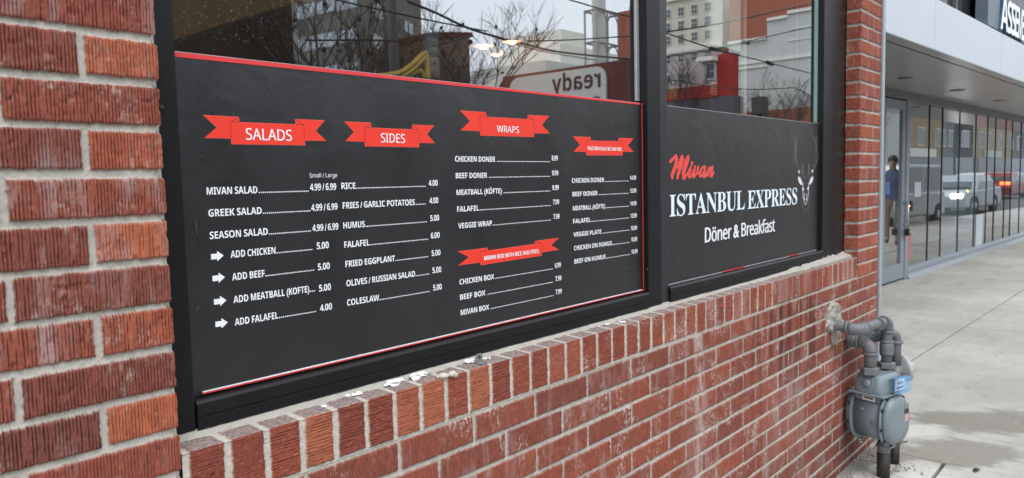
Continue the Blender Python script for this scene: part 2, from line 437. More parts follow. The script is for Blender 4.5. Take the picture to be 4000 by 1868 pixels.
# row of upright bricks forming the sill: a sheet bent over the front edge
def sill_row():
    xs = [.0797 + .0713 * k for k in range(-1, 21)] + [.0797 + .0713 * 20 + .0702 * k for k in range(1, 28)]
    bl = [(a + .0053, b - .0053, .0055, .25) for a, b in zip(xs[:-1], xs[1:])]
    HF, R, TW = .0965, .004, .086
    def place(S, T, seed, **kw):
        H, C = bricks_field(S, T, bl, seed, horizontal=True, mortar=-.0045, **kw)
        Sg, Tg = np.meshgrid(S, T)
        top = np.clip((Tg - HF) / (R * 1.57), 0, 1); ang = top * math.pi / 2
        H = np.where(top > .5, H * .45, H)
        y = np.where(Tg < HF, 0, np.where(Tg < HF + R * 1.57, R - R * np.cos(ang), R + (Tg - HF - R * 1.57)))
        z = .932 + np.where(Tg < HF, Tg, np.where(Tg < HF + R * 1.57, HF + R * np.sin(ang) - R * 0, HF + R + (Tg - HF - R * 1.57) * .05))
        topface = Tg > HF + R
        rough = (fbm(Sg * 160, Tg * 160, 77, 3) - .5) * .0022 * topface
        C[..., 3] = np.where(topface, 0.0, 1.0)
        return np.stack([Sg, y - np.cos(ang) * H, z + np.sin(ang) * H + rough], -1), C
    T = np.concatenate([lin(0, HF - .002, .0017), lin(HF - .001, HF + .008, .0008), lin(HF + .010, HF + TW, .003)])
    P = [place(lin(.004, 1.25, .0018), T, 31, pitch=.0046, depth=.0026, gw=.09), place(lin(1.25, 3.412, .003), T, 31, pitch=.006, depth=.0018)]
    return P
def sill_material():
    m = NT("sill brick"); at = m.new("ShaderNodeAttribute"); at.attribute_name = "mk"
    sp = m.new("ShaderNodeSeparateColor"); m.t.links.new(at.outputs["Color"], sp.inputs[0]); mort, r1, r2 = sp.outputs[0], sp.outputs[1], sp.outputs[2]
    base = m.ramp(r1, [(0.0, (.18, .045, .030)), (.4, (.24, .058, .036)), (.75, (.26, .070, .042)), (1.0, (.34, .105, .055))])
    base = m.mix(m.math('MULTIPLY', m.step(m.noise(34, m.coord((.8, .8, 1.0)), detail=5, rough=.65), .40, .68), .42), base, (.11, .038, .030))
    base = m.mix(m.math('MULTIPLY', m.step(m.noise(130, detail=3), .52, .70), .4), base, (.40, .15, .09))
    pos = m.new("ShaderNodeSeparateXYZ"); g = m.new("ShaderNodeNewGeometry"); m.t.links.new(g.outputs["Position"], pos.inputs[0])
    sm = m.math('MULTIPLY', m.step(m.noise(9, detail=2), .52, .66), m.step(m.noise(140, detail=4, rough=.7), .50, .62))
    base = m.mix(m.math('MULTIPLY', sm, m.step(pos.outputs[0], .7, 1.1)), base, (.50, .45, .40))
    bl = m.math('MULTIPLY', m.step(m.noise(6, m.coord((1, 1, .3)), detail=3), .45, .65), m.step(pos.outputs[0], 1.4, 2.0))
    base = m.mix(m.math('MULTIPLY', bl, .5), base, (.36, .20, .18))
    tp = m.mix(m.step(m.noise(170, detail=4, rough=.7), .36, .64), (.15, .112, .105), (.32, .255, .235))       # the fired, purple grey top
    tp = m.mix(m.math('MULTIPLY', m.step(m.noise(26, detail=3), .58, .72), m.step(r2, .5, .9)), tp, (.42, .17, .09))
    base = m.mix(at.outputs["Alpha"], tp, base)
    mc = m.mix(m.noise(80, detail=5), (.38, .35, .30), (.58, .55, .48))
    dk = m.math('MULTIPLY', m.step(pos.outputs[0], 2.3, 2.45), m.step(pos.outputs[0], 2.95, 2.85))
    mc = m.mix(m.math('MULTIPLY', dk, .7), mc, (.12, .085, .06))
    m.bump(m.noise(600, detail=3), .35, .0008)
    return m.set(color=m.mix(mort, base, mc), rough=.9, spec=.25)
sill = sheets("brick_sill", sill_row(), sill_material(), shop)
tag(sill, "sill course of upright bricks with grey tops")

# right pier: return (s < 0) and front (s > 0)
def pier_right():
    X0 = 3.413; pit = .0695; bl = []
    for k in range(-1, 30):
        z0 = .9265 + k * pit; t0, t1 = z0 + .0055, z0 + pit - .0055
        hd = .113 if (k % 2) else .218
        bl += [(-.03, hd - .005, t0, t1), (hd + .005, .3415, t0, t1), (-.095, -.0 + .03, t0, t1)]
    def place(S, T, seed, **kw):
        H, C = bricks_field(S, T, bl, seed, **kw); Sg, Tg = np.meshgrid(S, T)
        w = np.clip(Sg / .003 + .5, 0, 1); nx, ny = -(1 - w), -w; nl = np.hypot(nx, ny); nx, ny = nx / nl, ny / nl
        return np.stack([X0 + np.maximum(Sg, 0) + nx * H, np.maximum(-Sg, 0) + ny * H, Tg], -1), C
    return sheets("brick_pier", [place(np.concatenate([lin(-.068, -.003, .003), lin(-.0015, .0015, .0015), lin(.003, .345, .0028)]), lin(.93, 2.95, .0036), 41, pitch=.0085, depth=.0020, tone=(.35, .85))], BRICK_FAR, shop)
tag(pier_right(), "narrow red brick pier beside the grey metal corner strip")

mb = MB()
mb.box((-1.6, .012, 0), (-.012, .32, 2.95)); mb.box((-.012, .012, 0), (3.75, .32, .93)); mb.box((3.43, .012, .93), (3.75, .32, 2.95)); mb.box((-.02, .066, .93), (3.44, .32, 1.02))
mb.build("masonry_core", MORTAR, shop)
mb = MB()
z = 2.955
mb.box((-1.6, 0, z), (3.757, .32, 4.4))
w = mb.build("upper_wall", BRICK_FAR, shop)
tag(w, "red brick wall above the windows")
mb = MB(); mb.box((3.758, -.006, 0.0), (3.806, .32, 4.4)); mb.box((3.7555, -.010, 0.0), (3.7625, 0.0, 4.4))
mb.build("corner_flashing", paint("galvanised grey blue flashing", (.36, .41, .45), .5, metal=.25, var=.16, scale=30, bump=.2, bscale=90), shop, bevel=.002)

# mortar bead between sill bricks and window frame
def bead():
    S = lin(.002, 3.412, .004); V = lin(0, 1, .1)
    Sg, Vg = np.meshgrid(S, V)
    front = .046 - .012 * fbm(S * 9, S * 0, 51)[None, :] + .004 * (vnoise(S * 60, S * 0 + 3, 52)[None, :] - .5)
    lump = np.clip((S - 2.5) / .35, 0, 1)[None, :]
    front = front - lump * .016 * fbm(S * 16, S * 0 + 9, 53)[None, :]
    y = front * (1 - Vg) + .074 * Vg
    rise = .019 + .006 * (fbm(S * 14, S * 0 + 5, 54)[None, :] - .5) + lump * .022 * fbm(S * 22, S * 0 + 1, 55)[None, :]
    z = 1.0300 + rise * Vg ** (.75 - .3 * lump) - .002 * (1 - Vg) + .0022 * (fbm(Sg * 60, Vg * 4, 56) - .5) + lump * .010 * (fbm(Sg * 45, Vg * 3, 57) - .45)
    z = np.where(Vg == 0, 1.026, z)
    return np.stack([Sg, y, z], -1), np.tile([1., .5, .5, 1.], (len(V), len(S), 1))
m = NT("pale sealing mortar")
c = m.mix(m.noise(24, detail=5), (.27, .255, .225), (.44, .42, .375)); c = m.mix(m.step(m.noise(70, detail=4), .62, .75), c, (.30, .28, .25))
m.bump(m.noise(260, detail=4), .5, .0015); m.set(color=c, rough=.85, spec=.3)
sheets("mortar_bead", [bead()], m.mat, shop)

# ------------------------------------------------------------------ windows
win = {}
FY = .062                                                   # front plane of the frames
def rail(mb, x0, x1):                                       # bottom rail: ledge, face with a groove
    mb.prism([(.050 + .012, 1.044), (FY - .004, 1.044), (FY - .004, 1.0630), (FY - .0015, 1.0640), (FY - .0015, 1.0655), (FY - .004, 1.0665), (FY - .004, 1.088), (FY, 1.0930), (.090, 1.0945), (.090, 1.044)], x0, x1, 'x')
w1 = MB(); w1.box((-.03, FY, 1.044), (.0565, .15, 2.70)); w1.box((1.520, FY, 1.044), (1.600, .15, 2.70))
w1.box((.0565, FY + .002, 2.62), (1.520, .15, 2.70))
frame1 = w1.build("window_frame", BLACK, shop, bevel=.0018)
mb = MB(); rail(mb, .0585, 1.5185); mb.build("sill_rail", BLACK, frame1, bevel=.0008)
mb = MB(); mb.box((1.5025, .088, 1.690), (1.5185, .099, 2.62)); mb.build("gasket", ALU, frame1, bevel=.001)
mb = MB(); mb.box((1.462, .101, 1.05), (1.5195, .15, 2.62)); mb.build("inner_stop", BLACK, frame1, bevel=.001)
mb = MB(); mb.box((1.6015, FY + .005, 1.040), (1.6505, .15, 2.72)); mb.build("window_mullion", DARK, shop, bevel=.0015)
w2 = MB(); w2.box((3.080, FY, 1.044), (3.2650, .15, 2.70)); w2.box((1.6520, FY + .002, 2.62), (3.080, .15, 2.70))
frame2 = w2.build("window_frame", BLACK, shop, bevel=.0018)
mb = MB(); rail(mb, 1.6520, 3.0790); mb.build("sill_rail", BLACK, frame2, bevel=.0008)
mb = MB(); mb.box((3.041, .0895, 1.690), (3.079, .099, 2.62)); mb.build("gasket", paint("green glass edge", (.22, .33, .33), .2, var=.2), frame2, bevel=.001)
mb = MB(); mb.box((2.985, .101, 1.05), (3.079, .15, 2.62)); mb.build("inner_stop", BLACK, frame2, bevel=.001)
mb = MB(); mb.box((3.2665, FY + .010, 1.040), (3.4300, .15, 2.95)); mb.build("jamb_cladding", paint("dark brown black cladding", (.016, .014, .013), .42, var=.3, scale=9), shop, bevel=.002)
mb = MB(); mb.box((-.03, FY + .01, 2.702), (3.43, .15, 2.954)); mb.build("head_panel", BLACK, shop)
p1 = MB(); p1.quad((.0570, GLASS_Y, 1.096), (1.5020, GLASS_Y, 1.096), (1.5020, GLASS_Y, 2.619), (.0570, GLASS_Y, 2.619)); g1 = p1.build("window_pane", GLASS, frame1, fix=False)
p2 = MB(); p2.quad((1.6530, GLASS_Y, 1.096), (3.040, GLASS_Y, 1.096), (3.040, GLASS_Y, 2.619), (1.6530, GLASS_Y, 2.619)); g2 = p2.build("window_pane", GLASS, frame2, fix=False)
# rain drops clinging to the left pane
rng = random.Random(5); mb = MB()
for i in range(2600):
    px, py = rng.uniform(660, 1700), rng.uniform(-260, 330)
    if rng.random() < max(0, (px - 900) / 1000): continue
    q = on_y(px, py, GLASS_Y - .0002)
    if not (.06 < q[0] < 1.45 and 1.69 < q[2] < 2.0): continue
    if rng.random() < max(0, 1 - (q[2] - 1.69) / .03) * .8: continue
    r = rng.choice([.0005, .0006, .0008, .001, .0013]) * rng.uniform(.8, 1.2); e = rng.uniform(1.0, 1.5); n = 7
    vs = [(q[0] + r * math.cos(6.2832 * j / n), GLASS_Y - .0002, q[2] + r * e * math.sin(6.2832 * j / n)) for j in range(n)]
    vs += [(q[0] + .6 * r * math.cos(6.2832 * j / n), GLASS_Y - .45 * r, q[2] - .12 * r + .6 * r * e * math.sin(6.2832 * j / n)) for j in range(n)] + [(q[0], GLASS_Y - .62 * r, q[2] - .15 * r)]
    mb.add(vs, [(j, (j + 1) % n, n + (j + 1) % n, n + j) for j in range(n)] + [(n + j, n + (j + 1) % n, 2 * n) for j in range(n)], 0, True)
dr = mb.build("raindrops", glass("water", (.9, .92, .92), 1.5), g1, fix=True); dr["kind"] = "stuff"

# screws, caulking and scuffs on the frames
for fr, spots in ((frame1, ((2531, 432), (2528, 1052), (632, 420), (655, 1120))), (frame2, ((3238, 560), (3232, 860)))):
    for px, py in spots:
        q = on_y(px, py, FY); mb = MB(); mb.lathe([(.0035, -.0005), (.0035, .0008), (.0020, .0013)], (q[0], FY, q[2]), (0, -1, 0), 10); mb.build("screw", DARK, fr)
mb = MB()
for k in range(60):
    a, b = k / 60, (k + 1) / 60; z0, z1 = 1.045 + 1.65 * a, 1.045 + 1.65 * b; e = .0025 * math.sin(k * 1.7) + .002 * math.sin(k * .6)
    mb.quad((3.4305 - .012 - e, FY + .007, z0), (3.4175, FY - .004, z0), (3.4175, FY - .004, z1), (3.4305 - .012 - e, FY + .007, z1))
mb.build("caulk_joint", paint("grey caulk", (.27, .26, .24), .7, var=.3, scale=30), shop)
# ------------------------------------------------------------------ lettering
_glyphs = {}
def _raw(s, off=0.0):
    c = bpy.data.curves.new("glyph", 'FONT'); c.body = s; c.size = 1; c.offset = off; c.resolution_u = 4
    o = bpy.data.objects.new("glyph", c); COL.objects.link(o)
    bpy.context.view_layer.update()
    me = o.evaluated_get(bpy.context.evaluated_depsgraph_get()).to_mesh()
    v = [(p.co.x, p.co.y) for p in me.vertices]; f = [tuple(p.vertices) for p in me.polygons]
    o.to_mesh_clear() if False else None
    bpy.data.objects.remove(o); bpy.data.curves.remove(c)
    return v, f
_MAP = {'b': (0x1D5D4, 0x1D5EE, 0x1D7EC), 'r': (0x1D5A0, 0x1D5BA, 0x1D7E2), 's': (0x1D400, 0x1D41A, 0x1D7CE)}
def _map(ch, st):
    U, L, D = _MAP[st]
    if 'A' <= ch <= 'Z': return chr(U + ord(ch) - 65)
    if 'a' <= ch <= 'z': return chr(L + ord(ch) - 97)
    if '0' <= ch <= '9': return chr(D + ord(ch) - 48)
    return ch
def glyph(ch, st):
    k = (ch, st)
    if k in _glyphs: return _glyphs[k]
    H = _map('H', st)
    if ('#', st) not in _glyphs:
        hv = _raw(H)[0]; _glyphs[('#', st)] = (max(p[0] for p in hv), max(p[1] for p in hv))
    hx, hy = _glyphs[('#', st)]
    umlaut = ch in 'ÖÜö'
    b = {'Ö': 'O', 'Ü': 'U', 'ö': 'o'}.get(ch, ch)
    m = _map(b, st)
    if b == ' ': r = ([], [], .26 * hy / .72)
    else:
        plain = m == b
        v, f = _raw(m, .018 if (plain and st == 'b') else (.004 if plain and st == 'r' else 0.0))
        adv = max(p[0] for p in _raw(m + H)[0]) - hx
        if umlaut:
            x0, x1, y1 = min(p[0] for p in v), max(p[0] for p in v), max(p[1] for p in v)
            for cx in (x0 + (x1 - x0) * .30, x0 + (x1 - x0) * .70):
                q = .062 if st == 'b' else .045; n = len(v)
                v = v + [(cx - q, y1 + .06), (cx + q, y1 + .06), (cx + q, y1 + .06 + 2 * q), (cx - q, y1 + .06 + 2 * q)]; f = f + [(n, n + 1, n + 2, n + 3)]
        r = (v, f, adv)
    _glyphs[k] = r
    return r
def text_flat(s, st, tight=0.0):
    """2-d vertices and faces of a line of text, with x from 0 to 1 and cap height 1."""
    V, Fc, x = [], [], 0.0
    for ch in s:
        v, f, adv = glyph(ch, st); n = len(V)
        V += [(p[0] + x, p[1]) for p in v]; Fc += [tuple(n + i for i in q) for q in f]; x += adv - tight
    x0, x1 = min(p[0] for p in V), max(p[0] for p in V); hy = _glyphs[('#', st)][1]
    return [((p[0] - x0) / (x1 - x0), p[1] / hy) for p in V], Fc
def put_text(mb, s, st, x0, x1, z, cap, y, mi=0, tight=0.0):
    V, Fc = text_flat(s, st, tight)
    mb.add([(x0 + p[0] * (x1 - x0), y, z + p[1] * cap) for p in V], Fc, mi)

# ------------------------------------------------------------------ menu board
BY = .080
board = thing("menu_board", "large black menu board with red ribbon headings and white prices in the left window", "menu board", (.79, BY, 1.094))
mb = MB()
mb.prism([(.0580, 1.0955), (1.5035, 1.0955), (1.5035, 1.6778), (.0580, 1.6692)], BY, .0905, "y"); mb.box((1.5065, BY + .0015, 1.0955), (1.5170, .0905, 1.6830))
panel = mb.build("panel", VINYL, board, bevel=.0008)
mb = MB()                                                   # the edge of the film folded round the frame at the left
mb.prism([(.0572, 1.0955), (.0705, 1.0960), (.0722, 1.20), (.0745, 1.35), (.0738, 1.50), (.0712, 1.668), (.0572, 1.668)], BY - .0012, BY + .001, 'y')
mb.build("film_overlap", VINYL, board, bevel=.0004)
def crease(px, w=.0012):
    mb = MB()
    pts = [on_y(a, b, BY - .0003) for a, b in px]
    mb.tube(pts, [w * .3] + [w] * (len(pts) - 2) + [w * .3], 6); mb.build("film_crease", VINYL, board)
for c in ([(752, 952), (738, 970), (726, 988)], [(738, 1057), (756, 1066), (772, 1076)], [(733, 1134), (750, 1133), (766, 1131)], [(782, 1196), (772, 1208), (760, 1232), (752, 1252), (742, 1250)],
          [(822, 1211), (829, 1226), (836, 1241)], [(762, 850), (772, 930), (776, 985)], [(696, 512), (708, 513), (716, 512)], [(696, 545), (712, 546)], [(735, 575), (750, 576)],
          [(1340, 1150 - 395), (1365, 735), (1385, 722)], [(1592, 680), (1604, 690)], [(2435, 1055), (2452, 1046), (2470, 1047), (2490, 1048)], [(783, 605), (792, 612), (784, 622), (795, 632)]):
    crease(c, .0009)
def strip(name, a, b, mat, y=BY - .0010, d=.0022):
    s = MB(); s.box((a[0], y, a[1]), (b[0], y + d, b[1])); return s.build(name, mat, board)
s = MB(); s.prism([(.0572, 1.6692), (1.5060, 1.6778), (1.5060, 1.6828), (.0572, 1.6772)], BY - .0010, BY + .0012, "y"); tag(s.build("red_trim", REDTRIM, board), "red tape along the top edge")
s = MB(); s.prism([(.0572, 1.6774), (1.5060, 1.6830), (1.5060, 1.6838), (.0572, 1.6784)], BY - .0006, BY + .0012, "y"); s.build("white_edge", ALU, board)
tag(strip("red_trim", (1.5178, 1.098), (1.5195, 1.684), REDTRIM), "thin red tape down the right edge")
tag(strip("red_trim", (.078, 1.0982), (1.5185, 1.1008), REDTRIM, BY - .0035), "thin red tape along the bottom edge")
strip("white_edge", (.078, 1.1010), (1.5035, 1.1030), WHITE, BY - .0035)
ITEMS = [
 ('MIVAN SALAD', .1057, .201, 1.4406, .2025, .3089, '4.99 / 6.99', .3113, .3717, 1.4427), ('GREEK SALAD', .1068, .2074, 1.4027, .2085, .3109, '4.99 / 6.99', .3123, .3728, 1.4034),
 ('SEASON SALAD', .1069, .2176, 1.364, .2182, .3097, '4.99 / 6.99', .3127, .3729, 1.3639), ('ADD CHICKEN', .1432, .2316, 1.328, .2327, .3115, '5.00', .321, .3486, 1.3286),
 ('ADD BEEF', .1438, .2073, 1.2878, .2077, .3135, '5.00', .3214, .349, 1.2874), ('ADD MEATBALL (KOFTE)', .1442, .2999, 1.2473, .3006, .3133, '5.00', .322, .3495, 1.2455),
 ('ADD FALAFEL', .1444, .2308, 1.2067, .2312, .3138, '4.00', .3223, .3501, 1.2064), ('RICE', .384, .4186, 1.4437, .4191, .6095, '4.00', .6181, .6455, 1.4455),
 ('FRIES / GARLIC POTATOES', .3852, .5757, 1.4046, .5772, .6079, '4.00', .6187, .6455, 1.4062), ('HUMUS', .3848, .4382, 1.3647, .439, .61, '5.00', .6197, .6466, 1.3669),
 ('FALAFEL', .3853, .4486, 1.326, .4492, .6122, '6.00', .6197, .6466, 1.3276), ('FRIED EGGPLANT', .3862, .5144, 1.2868, .515, .6099, '5.00', .6206, .6473, 1.288),
 ('OLIVES / RUSSIAN SALAD', .3867, .5696, 1.2477, .5705, .6125, '5.00', .6213, .6484, 1.2491), ('COLESLAW', .3864, .4683, 1.2083, .4689, .6115, '5.00', .6219, .6484, 1.2095),
 ('CHICKEN DONER', .702, .8391, 1.4997, .8437, 1.0542, '8.99', 1.0611, 1.0883, 1.5042), ('BEEF DONER', .7029, .8092, 1.4611, .8137, 1.054, '9.99', 1.0613, 1.089, 1.4648),
 ('MEATBALL (KÖFTE)', .7035, .8604, 1.4223, .8655, 1.0542, '8.99', 1.062, 1.0898, 1.4256), ('FALAFEL', .7043, .7774, 1.3835, .7785, 1.054, '7.99', 1.0632, 1.0901, 1.3868),
 ('VEGGIE WRAP', .7063, .8216, 1.3446, .8224, 1.0537, '7.99', 1.0634, 1.0909, 1.3479), ('CHICKEN BOX', .7053, .825, 1.213, .8265, 1.0581, '6.99', 1.0666, 1.0933, 1.2154),
 ('BEEF BOX', .7057, .7921, 1.177, .7988, 1.0585, '7.99', 1.0674, 1.0946, 1.1793), ('MIVAN BOX', .7063, .804, 1.1404, .8086, 1.0583, '7.99', 1.0678, 1.095, 1.1429),
 ('CHICKEN DONER', 1.1491, 1.3062, 1.4432, 1.3106, 1.4381, '14.99', 1.4441, 1.4792, 1.4471), ('BEEF DONER', 1.1506, 1.2719, 1.4057, 1.2756, 1.4373, '15.99', 1.4445, 1.4797, 1.4078),
 ('MEATBALL (KÖFTE)', 1.1515, 1.3089, 1.3665, 1.3116, 1.4378, '14.99', 1.445, 1.4803, 1.3686), ('FALAFEL', 1.152, 1.2347, 1.3305, 1.2362, 1.4371, '13.99', 1.4455, 1.4808, 1.3310),
 ('VEGGIE PLATE', 1.1525, 1.2881, 1.2932, 1.2924, 1.4393, '10.99', 1.4466, 1.482, 1.2925), ('CHICKEN ON HUMUS', 1.154, 1.3426, 1.2554, 1.3438, 1.4406, '10.99', 1.4478, 1.4827, 1.2575),
 ('BEEF ON HUMUS', 1.155, 1.3083, 1.2181, 1.31, 1.441, '10.99', 1.4483, 1.4838, 1.2195)]
TY = BY - .0006
for nm, x0, x1, z, d0, d1, pr, p0, p1, pz in ITEMS:
    s = MB(); put_text(s, nm, 'b', x0, x1, z, .0126, TY, tight=.02); put_text(s, pr, 'b', p0, p1, pz, .0130, TY, tight=.02)
    col = 0 if x0 < .3 else 1 if x0 < .6 else 2 if x0 < 1 else 3
    n = max(3, int((d1 - d0) / (.0040, .0042, .0052, .0055)[col])); w = (d1 - d0) / n
    for k in range(n):
        a = d0 + k * w + w * .22; s.quad((a, TY, z), (a + w * .56, TY, z), (a + w * .56, TY, z + .0022), (a, TY, z + .0022))
    s.build("menu_item", WHITE, board, fix=False)
for nm, z in (("arrow", 0), ("arrow", -.0380), ("arrow", -.0790), ("arrow", -.1185)):
    s = MB(); xo = -z * .011
    s.add([(p[0] + xo, TY, p[1] + z) for p in ((.1072, 1.3285), (.1182, 1.3285), (.1182, 1.3245), (.1302, 1.3335), (.1186, 1.3425), (.1186, 1.3380), (.1074, 1.3380))], [(0, 1, 5, 6), (2, 3, 4), (1, 2, 4, 5)])
    s.build("arrow", WHITE, board, fix=False)
s = MB(); put_text(s, "Small / Large", 'r', .3118, .3749, 1.4675, .0082, TY); s.build("size_note", WHITE, board, fix=False)
RIBBONS = [
 ('SALADS', [(.1065, 1.5756), (.1303, 1.5568), (.1074, 1.5377), (.1557, 1.5377), (.1559, 1.5281), (.3043, 1.5291), (.3043, 1.5381), (.3522, 1.5389), (.3294, 1.5577), (.3515, 1.5776), (.2864, 1.5771), (.2862, 1.5675), (.1717, 1.5669), (.1721, 1.5755)], (.1557, 1.5664), (.3035, 1.5674), (.1832, .2760, 1.5363, .0205)),
 ('SIDES', [(.3976, 1.5774), (.4206, 1.5588), (.3984, 1.5395), (.4468, 1.5391), (.4467, 1.5301), (.5934, 1.5306), (.5932, 1.5403), (.6407, 1.541), (.6172, 1.5601), (.6403, 1.5792), (.5761, 1.5785), (.576, 1.5693), (.4631, 1.5689), (.4636, 1.5781)], (.4471, 1.5677), (.5925, 1.5686), (.4875, .5527, 1.5387, .0190)),
 ('WRAPS', [(.7228, 1.6172), (.7553, 1.595), (.7228, 1.5723), (.7888, 1.5726), (.7887, 1.562), (.9897, 1.5645), (.9896, 1.5741), (1.0559, 1.5756), (1.0221, 1.5972), (1.0541, 1.6208), (.9658, 1.6192), (.9663, 1.609), (.8107, 1.6068), (.8111, 1.6177)], (.7886, 1.6065), (.9889, 1.6089), (.8473, .9289, 1.5720, .0165)),
 ('PLATE WITH SALAD, RICE AND FRIES', [(1.1574, 1.5702), (1.19, 1.5496), (1.1598, 1.5292), (1.2199, 1.5294), (1.2197, 1.5196), (1.4053, 1.5215), (1.4056, 1.5327), (1.4667, 1.5329), (1.4353, 1.5517), (1.4668, 1.5734), (1.3833, 1.572), (1.3842, 1.5629), (1.2413, 1.5606), (1.2416, 1.5708)], (1.2192, 1.5607), (1.4062, 1.5628), (1.2256, 1.3998, 1.5344, .0102)),
 ('MIVAN BOX WITH RICE AND FRIES', [(.7025, 1.2912), (.7388, 1.2755), (.7029, 1.2588), (.7783, 1.259), (.7787, 1.252), (1.0116, 1.2542), (1.011, 1.2624), (1.0861, 1.264), (1.0508, 1.2784), (1.087, 1.2953), (.9843, 1.2943), (.9844, 1.2865), (.8042, 1.2838), (.8045, 1.2916)], (.7792, 1.2841), (1.0118, 1.2872), (.7906, .9986, 1.2623, .0102))]
for nm, poly, ca, cb, (tx0, tx1, tz, cap) in RIBBONS:
    s = MB(); y0, y1 = BY - .0005, BY + .0003
    L = poly[0:4] + [ca, poly[12], poly[13]]; Rr = [cb] + poly[6:12]; Ce = [ca, poly[4], poly[5], cb]
    # paler printed edge under the ribbon, then the three flat fields
    def grow(pl, k):
        cx = sum(p[0] for p in pl) / len(pl); cz = sum(p[1] for p in pl) / len(pl)
        return [(p[0] + (k if p[0] > cx else -k), p[1] + (k * .8 if p[1] > cz else -k * .8)) for p in pl]
    s.add([(p[0], y0 + .0002, p[1]) for p in grow(L, .0006)], [tuple(range(7))], 1); s.add([(p[0], y0 + .0002, p[1]) for p in grow(Rr, .0006)], [tuple(range(7))], 1)
    s.add([(p[0], y0 + .0001, p[1]) for p in grow(Ce, .0006)], [(0, 1, 2, 3)], 1)
    s.add([(p[0], y0, p[1]) for p in L], [tuple(range(7))], 0); s.add([(p[0], y0, p[1]) for p in Rr], [tuple(range(7))], 0)
    s.add([(p[0], y0 - .0001, p[1]) for p in Ce], [(0, 1, 2, 3)], 0)
    def line(a, b, w=.0005):
        d = Vector((b[0] - a[0], b[1] - a[1])); q = Vector((-d.y, d.x)).normalized() * w
        s.add([(a[0] - q.x, y0 - .00025, a[1] - q.y), (b[0] - q.x, y0 - .00025, b[1] - q.y), (b[0] + q.x, y0 - .00025, b[1] + q.y), (a[0] + q.x, y0 - .00025, a[1] + q.y)], [(0, 1, 2, 3)], 2)
    line(ca, poly[13]); line(ca, poly[12]); line(ca, poly[3]); line(cb, poly[10]); line(cb, poly[11]); line(cb, poly[6])
    rb = s.build("ribbon_banner", [RED, RED_EDGE, RED_LINE], board, fix=False)
    t = MB(); put_text(t, nm, 'r', tx0, tx1, tz, cap, y0 - .0007, tight=.0)
    put_text(t, nm, 'r', tx0 + .0006 * (tx1 - tx0 > .1) + .0004, tx1 + .0006, tz, cap, y0 - .00072, tight=.0)
    t.build("lettering", WHITE, rb, fix=False)

# ------------------------------------------------------------------ name sign in the right window
name_sign = thing("shop_sign", "black shop name sign with red script, white serif letters and a stag head", "shop sign", (2.35, BY, 1.094))
mb = MB(); mb.box((1.6545, BY, 1.0960), (3.0780, .0900, 1.6840)); mb.build("panel", VINYL, name_sign, bevel=.0008)
mb = MB(); mb.box((1.6545, BY - .0008, 1.6842), (3.0780, BY + .002, 1.6858)); mb.build("top_edge", ALU, name_sign)
s = MB(); put_text(s, "ISTANBUL", 's', 1.6839, 2.2657, 1.3228, .0712, TY, tight=.03); put_text(s, "EXPRESS", 's', 2.2922, 2.807, 1.3218, .0712, TY, tight=.03)
s.build("name_lettering", paint("cool white print", (.72, .82, .90), .45, var=.03), name_sign, fix=False)
s = MB(); put_text(s, "Döner & Breakfast", 'r', 1.9325, 2.5581, 1.2172, .0520, TY, tight=.02); put_text(s, "Döner & Breakfast", 'r', 1.9365, 2.5621, 1.2172, .0520, TY - .0001, tight=.02); put_text(s, "Döner & Breakfast", 'r', 1.9345, 2.5601, 1.2182, .0520, TY - .0002, tight=.02)
s.build("subtitle_lettering", WHITE, name_sign, fix=False)
def catmull(pts, k=6):
    out = []; n = len(pts)
    for i in range(n - 1):
        p0, p1, p2, p3 = (np.array(pts[max(i - 1, 0)]), np.array(pts[i]), np.array(pts[i + 1]), np.array(pts[min(i + 2, n - 1)]))
        for j in range(k):
            t = j / k; out.append(.5 * ((2 * p1) + (-p0 + p2) * t + (2 * p0 - 5 * p1 + 4 * p2 - p3) * t * t + (-p0 + 3 * p1 - 3 * p2 + p3) * t ** 3))
    return out + [np.array(pts[-1])]
def brush(mb, pts, y, mi, grow=1.0, extra=0.0, kx=.00030, kz=.000144):
    """A brush stroke: pts (x, z, width in photo-zoom units) swept with an ellipse as wide as the sign is foreshortened."""
    c = catmull(pts, 5); n = 10
    for i, p in enumerate(c):
        ring = [(p[0] + (p[2] * .5 * grow + extra) * kx * math.cos(6.2832 * j / n), y - 1e-6 * (i % 7), p[1] + (p[2] * .5 * grow + extra) * kz * math.sin(6.2832 * j / n)) for j in range(n)]
        mb.add(ring, [tuple(range(n))], mi)
        if i:
            q = c[i - 1]; d = np.array([(p[0] - q[0]) / kx, (p[1] - q[1]) / kz]); L = np.hypot(*d)
            if L > 1e-9:
                nx, nz = -d[1] / L, d[0] / L; a, b = q[2] * .5 * grow + extra, p[2] * .5 * grow + extra
                mb.add([(q[0] + nx * a * kx, y - .5e-6, q[1] + nz * a * kz), (q[0] - nx * a * kx, y - .5e-6, q[1] - nz * a * kz), (p[0] - nx * b * kx, y - .5e-6, p[1] - nz * b * kz), (p[0] + nx * b * kx, y - .5e-6, p[1] + nz * b * kz)], [(0, 1, 2, 3)], mi)
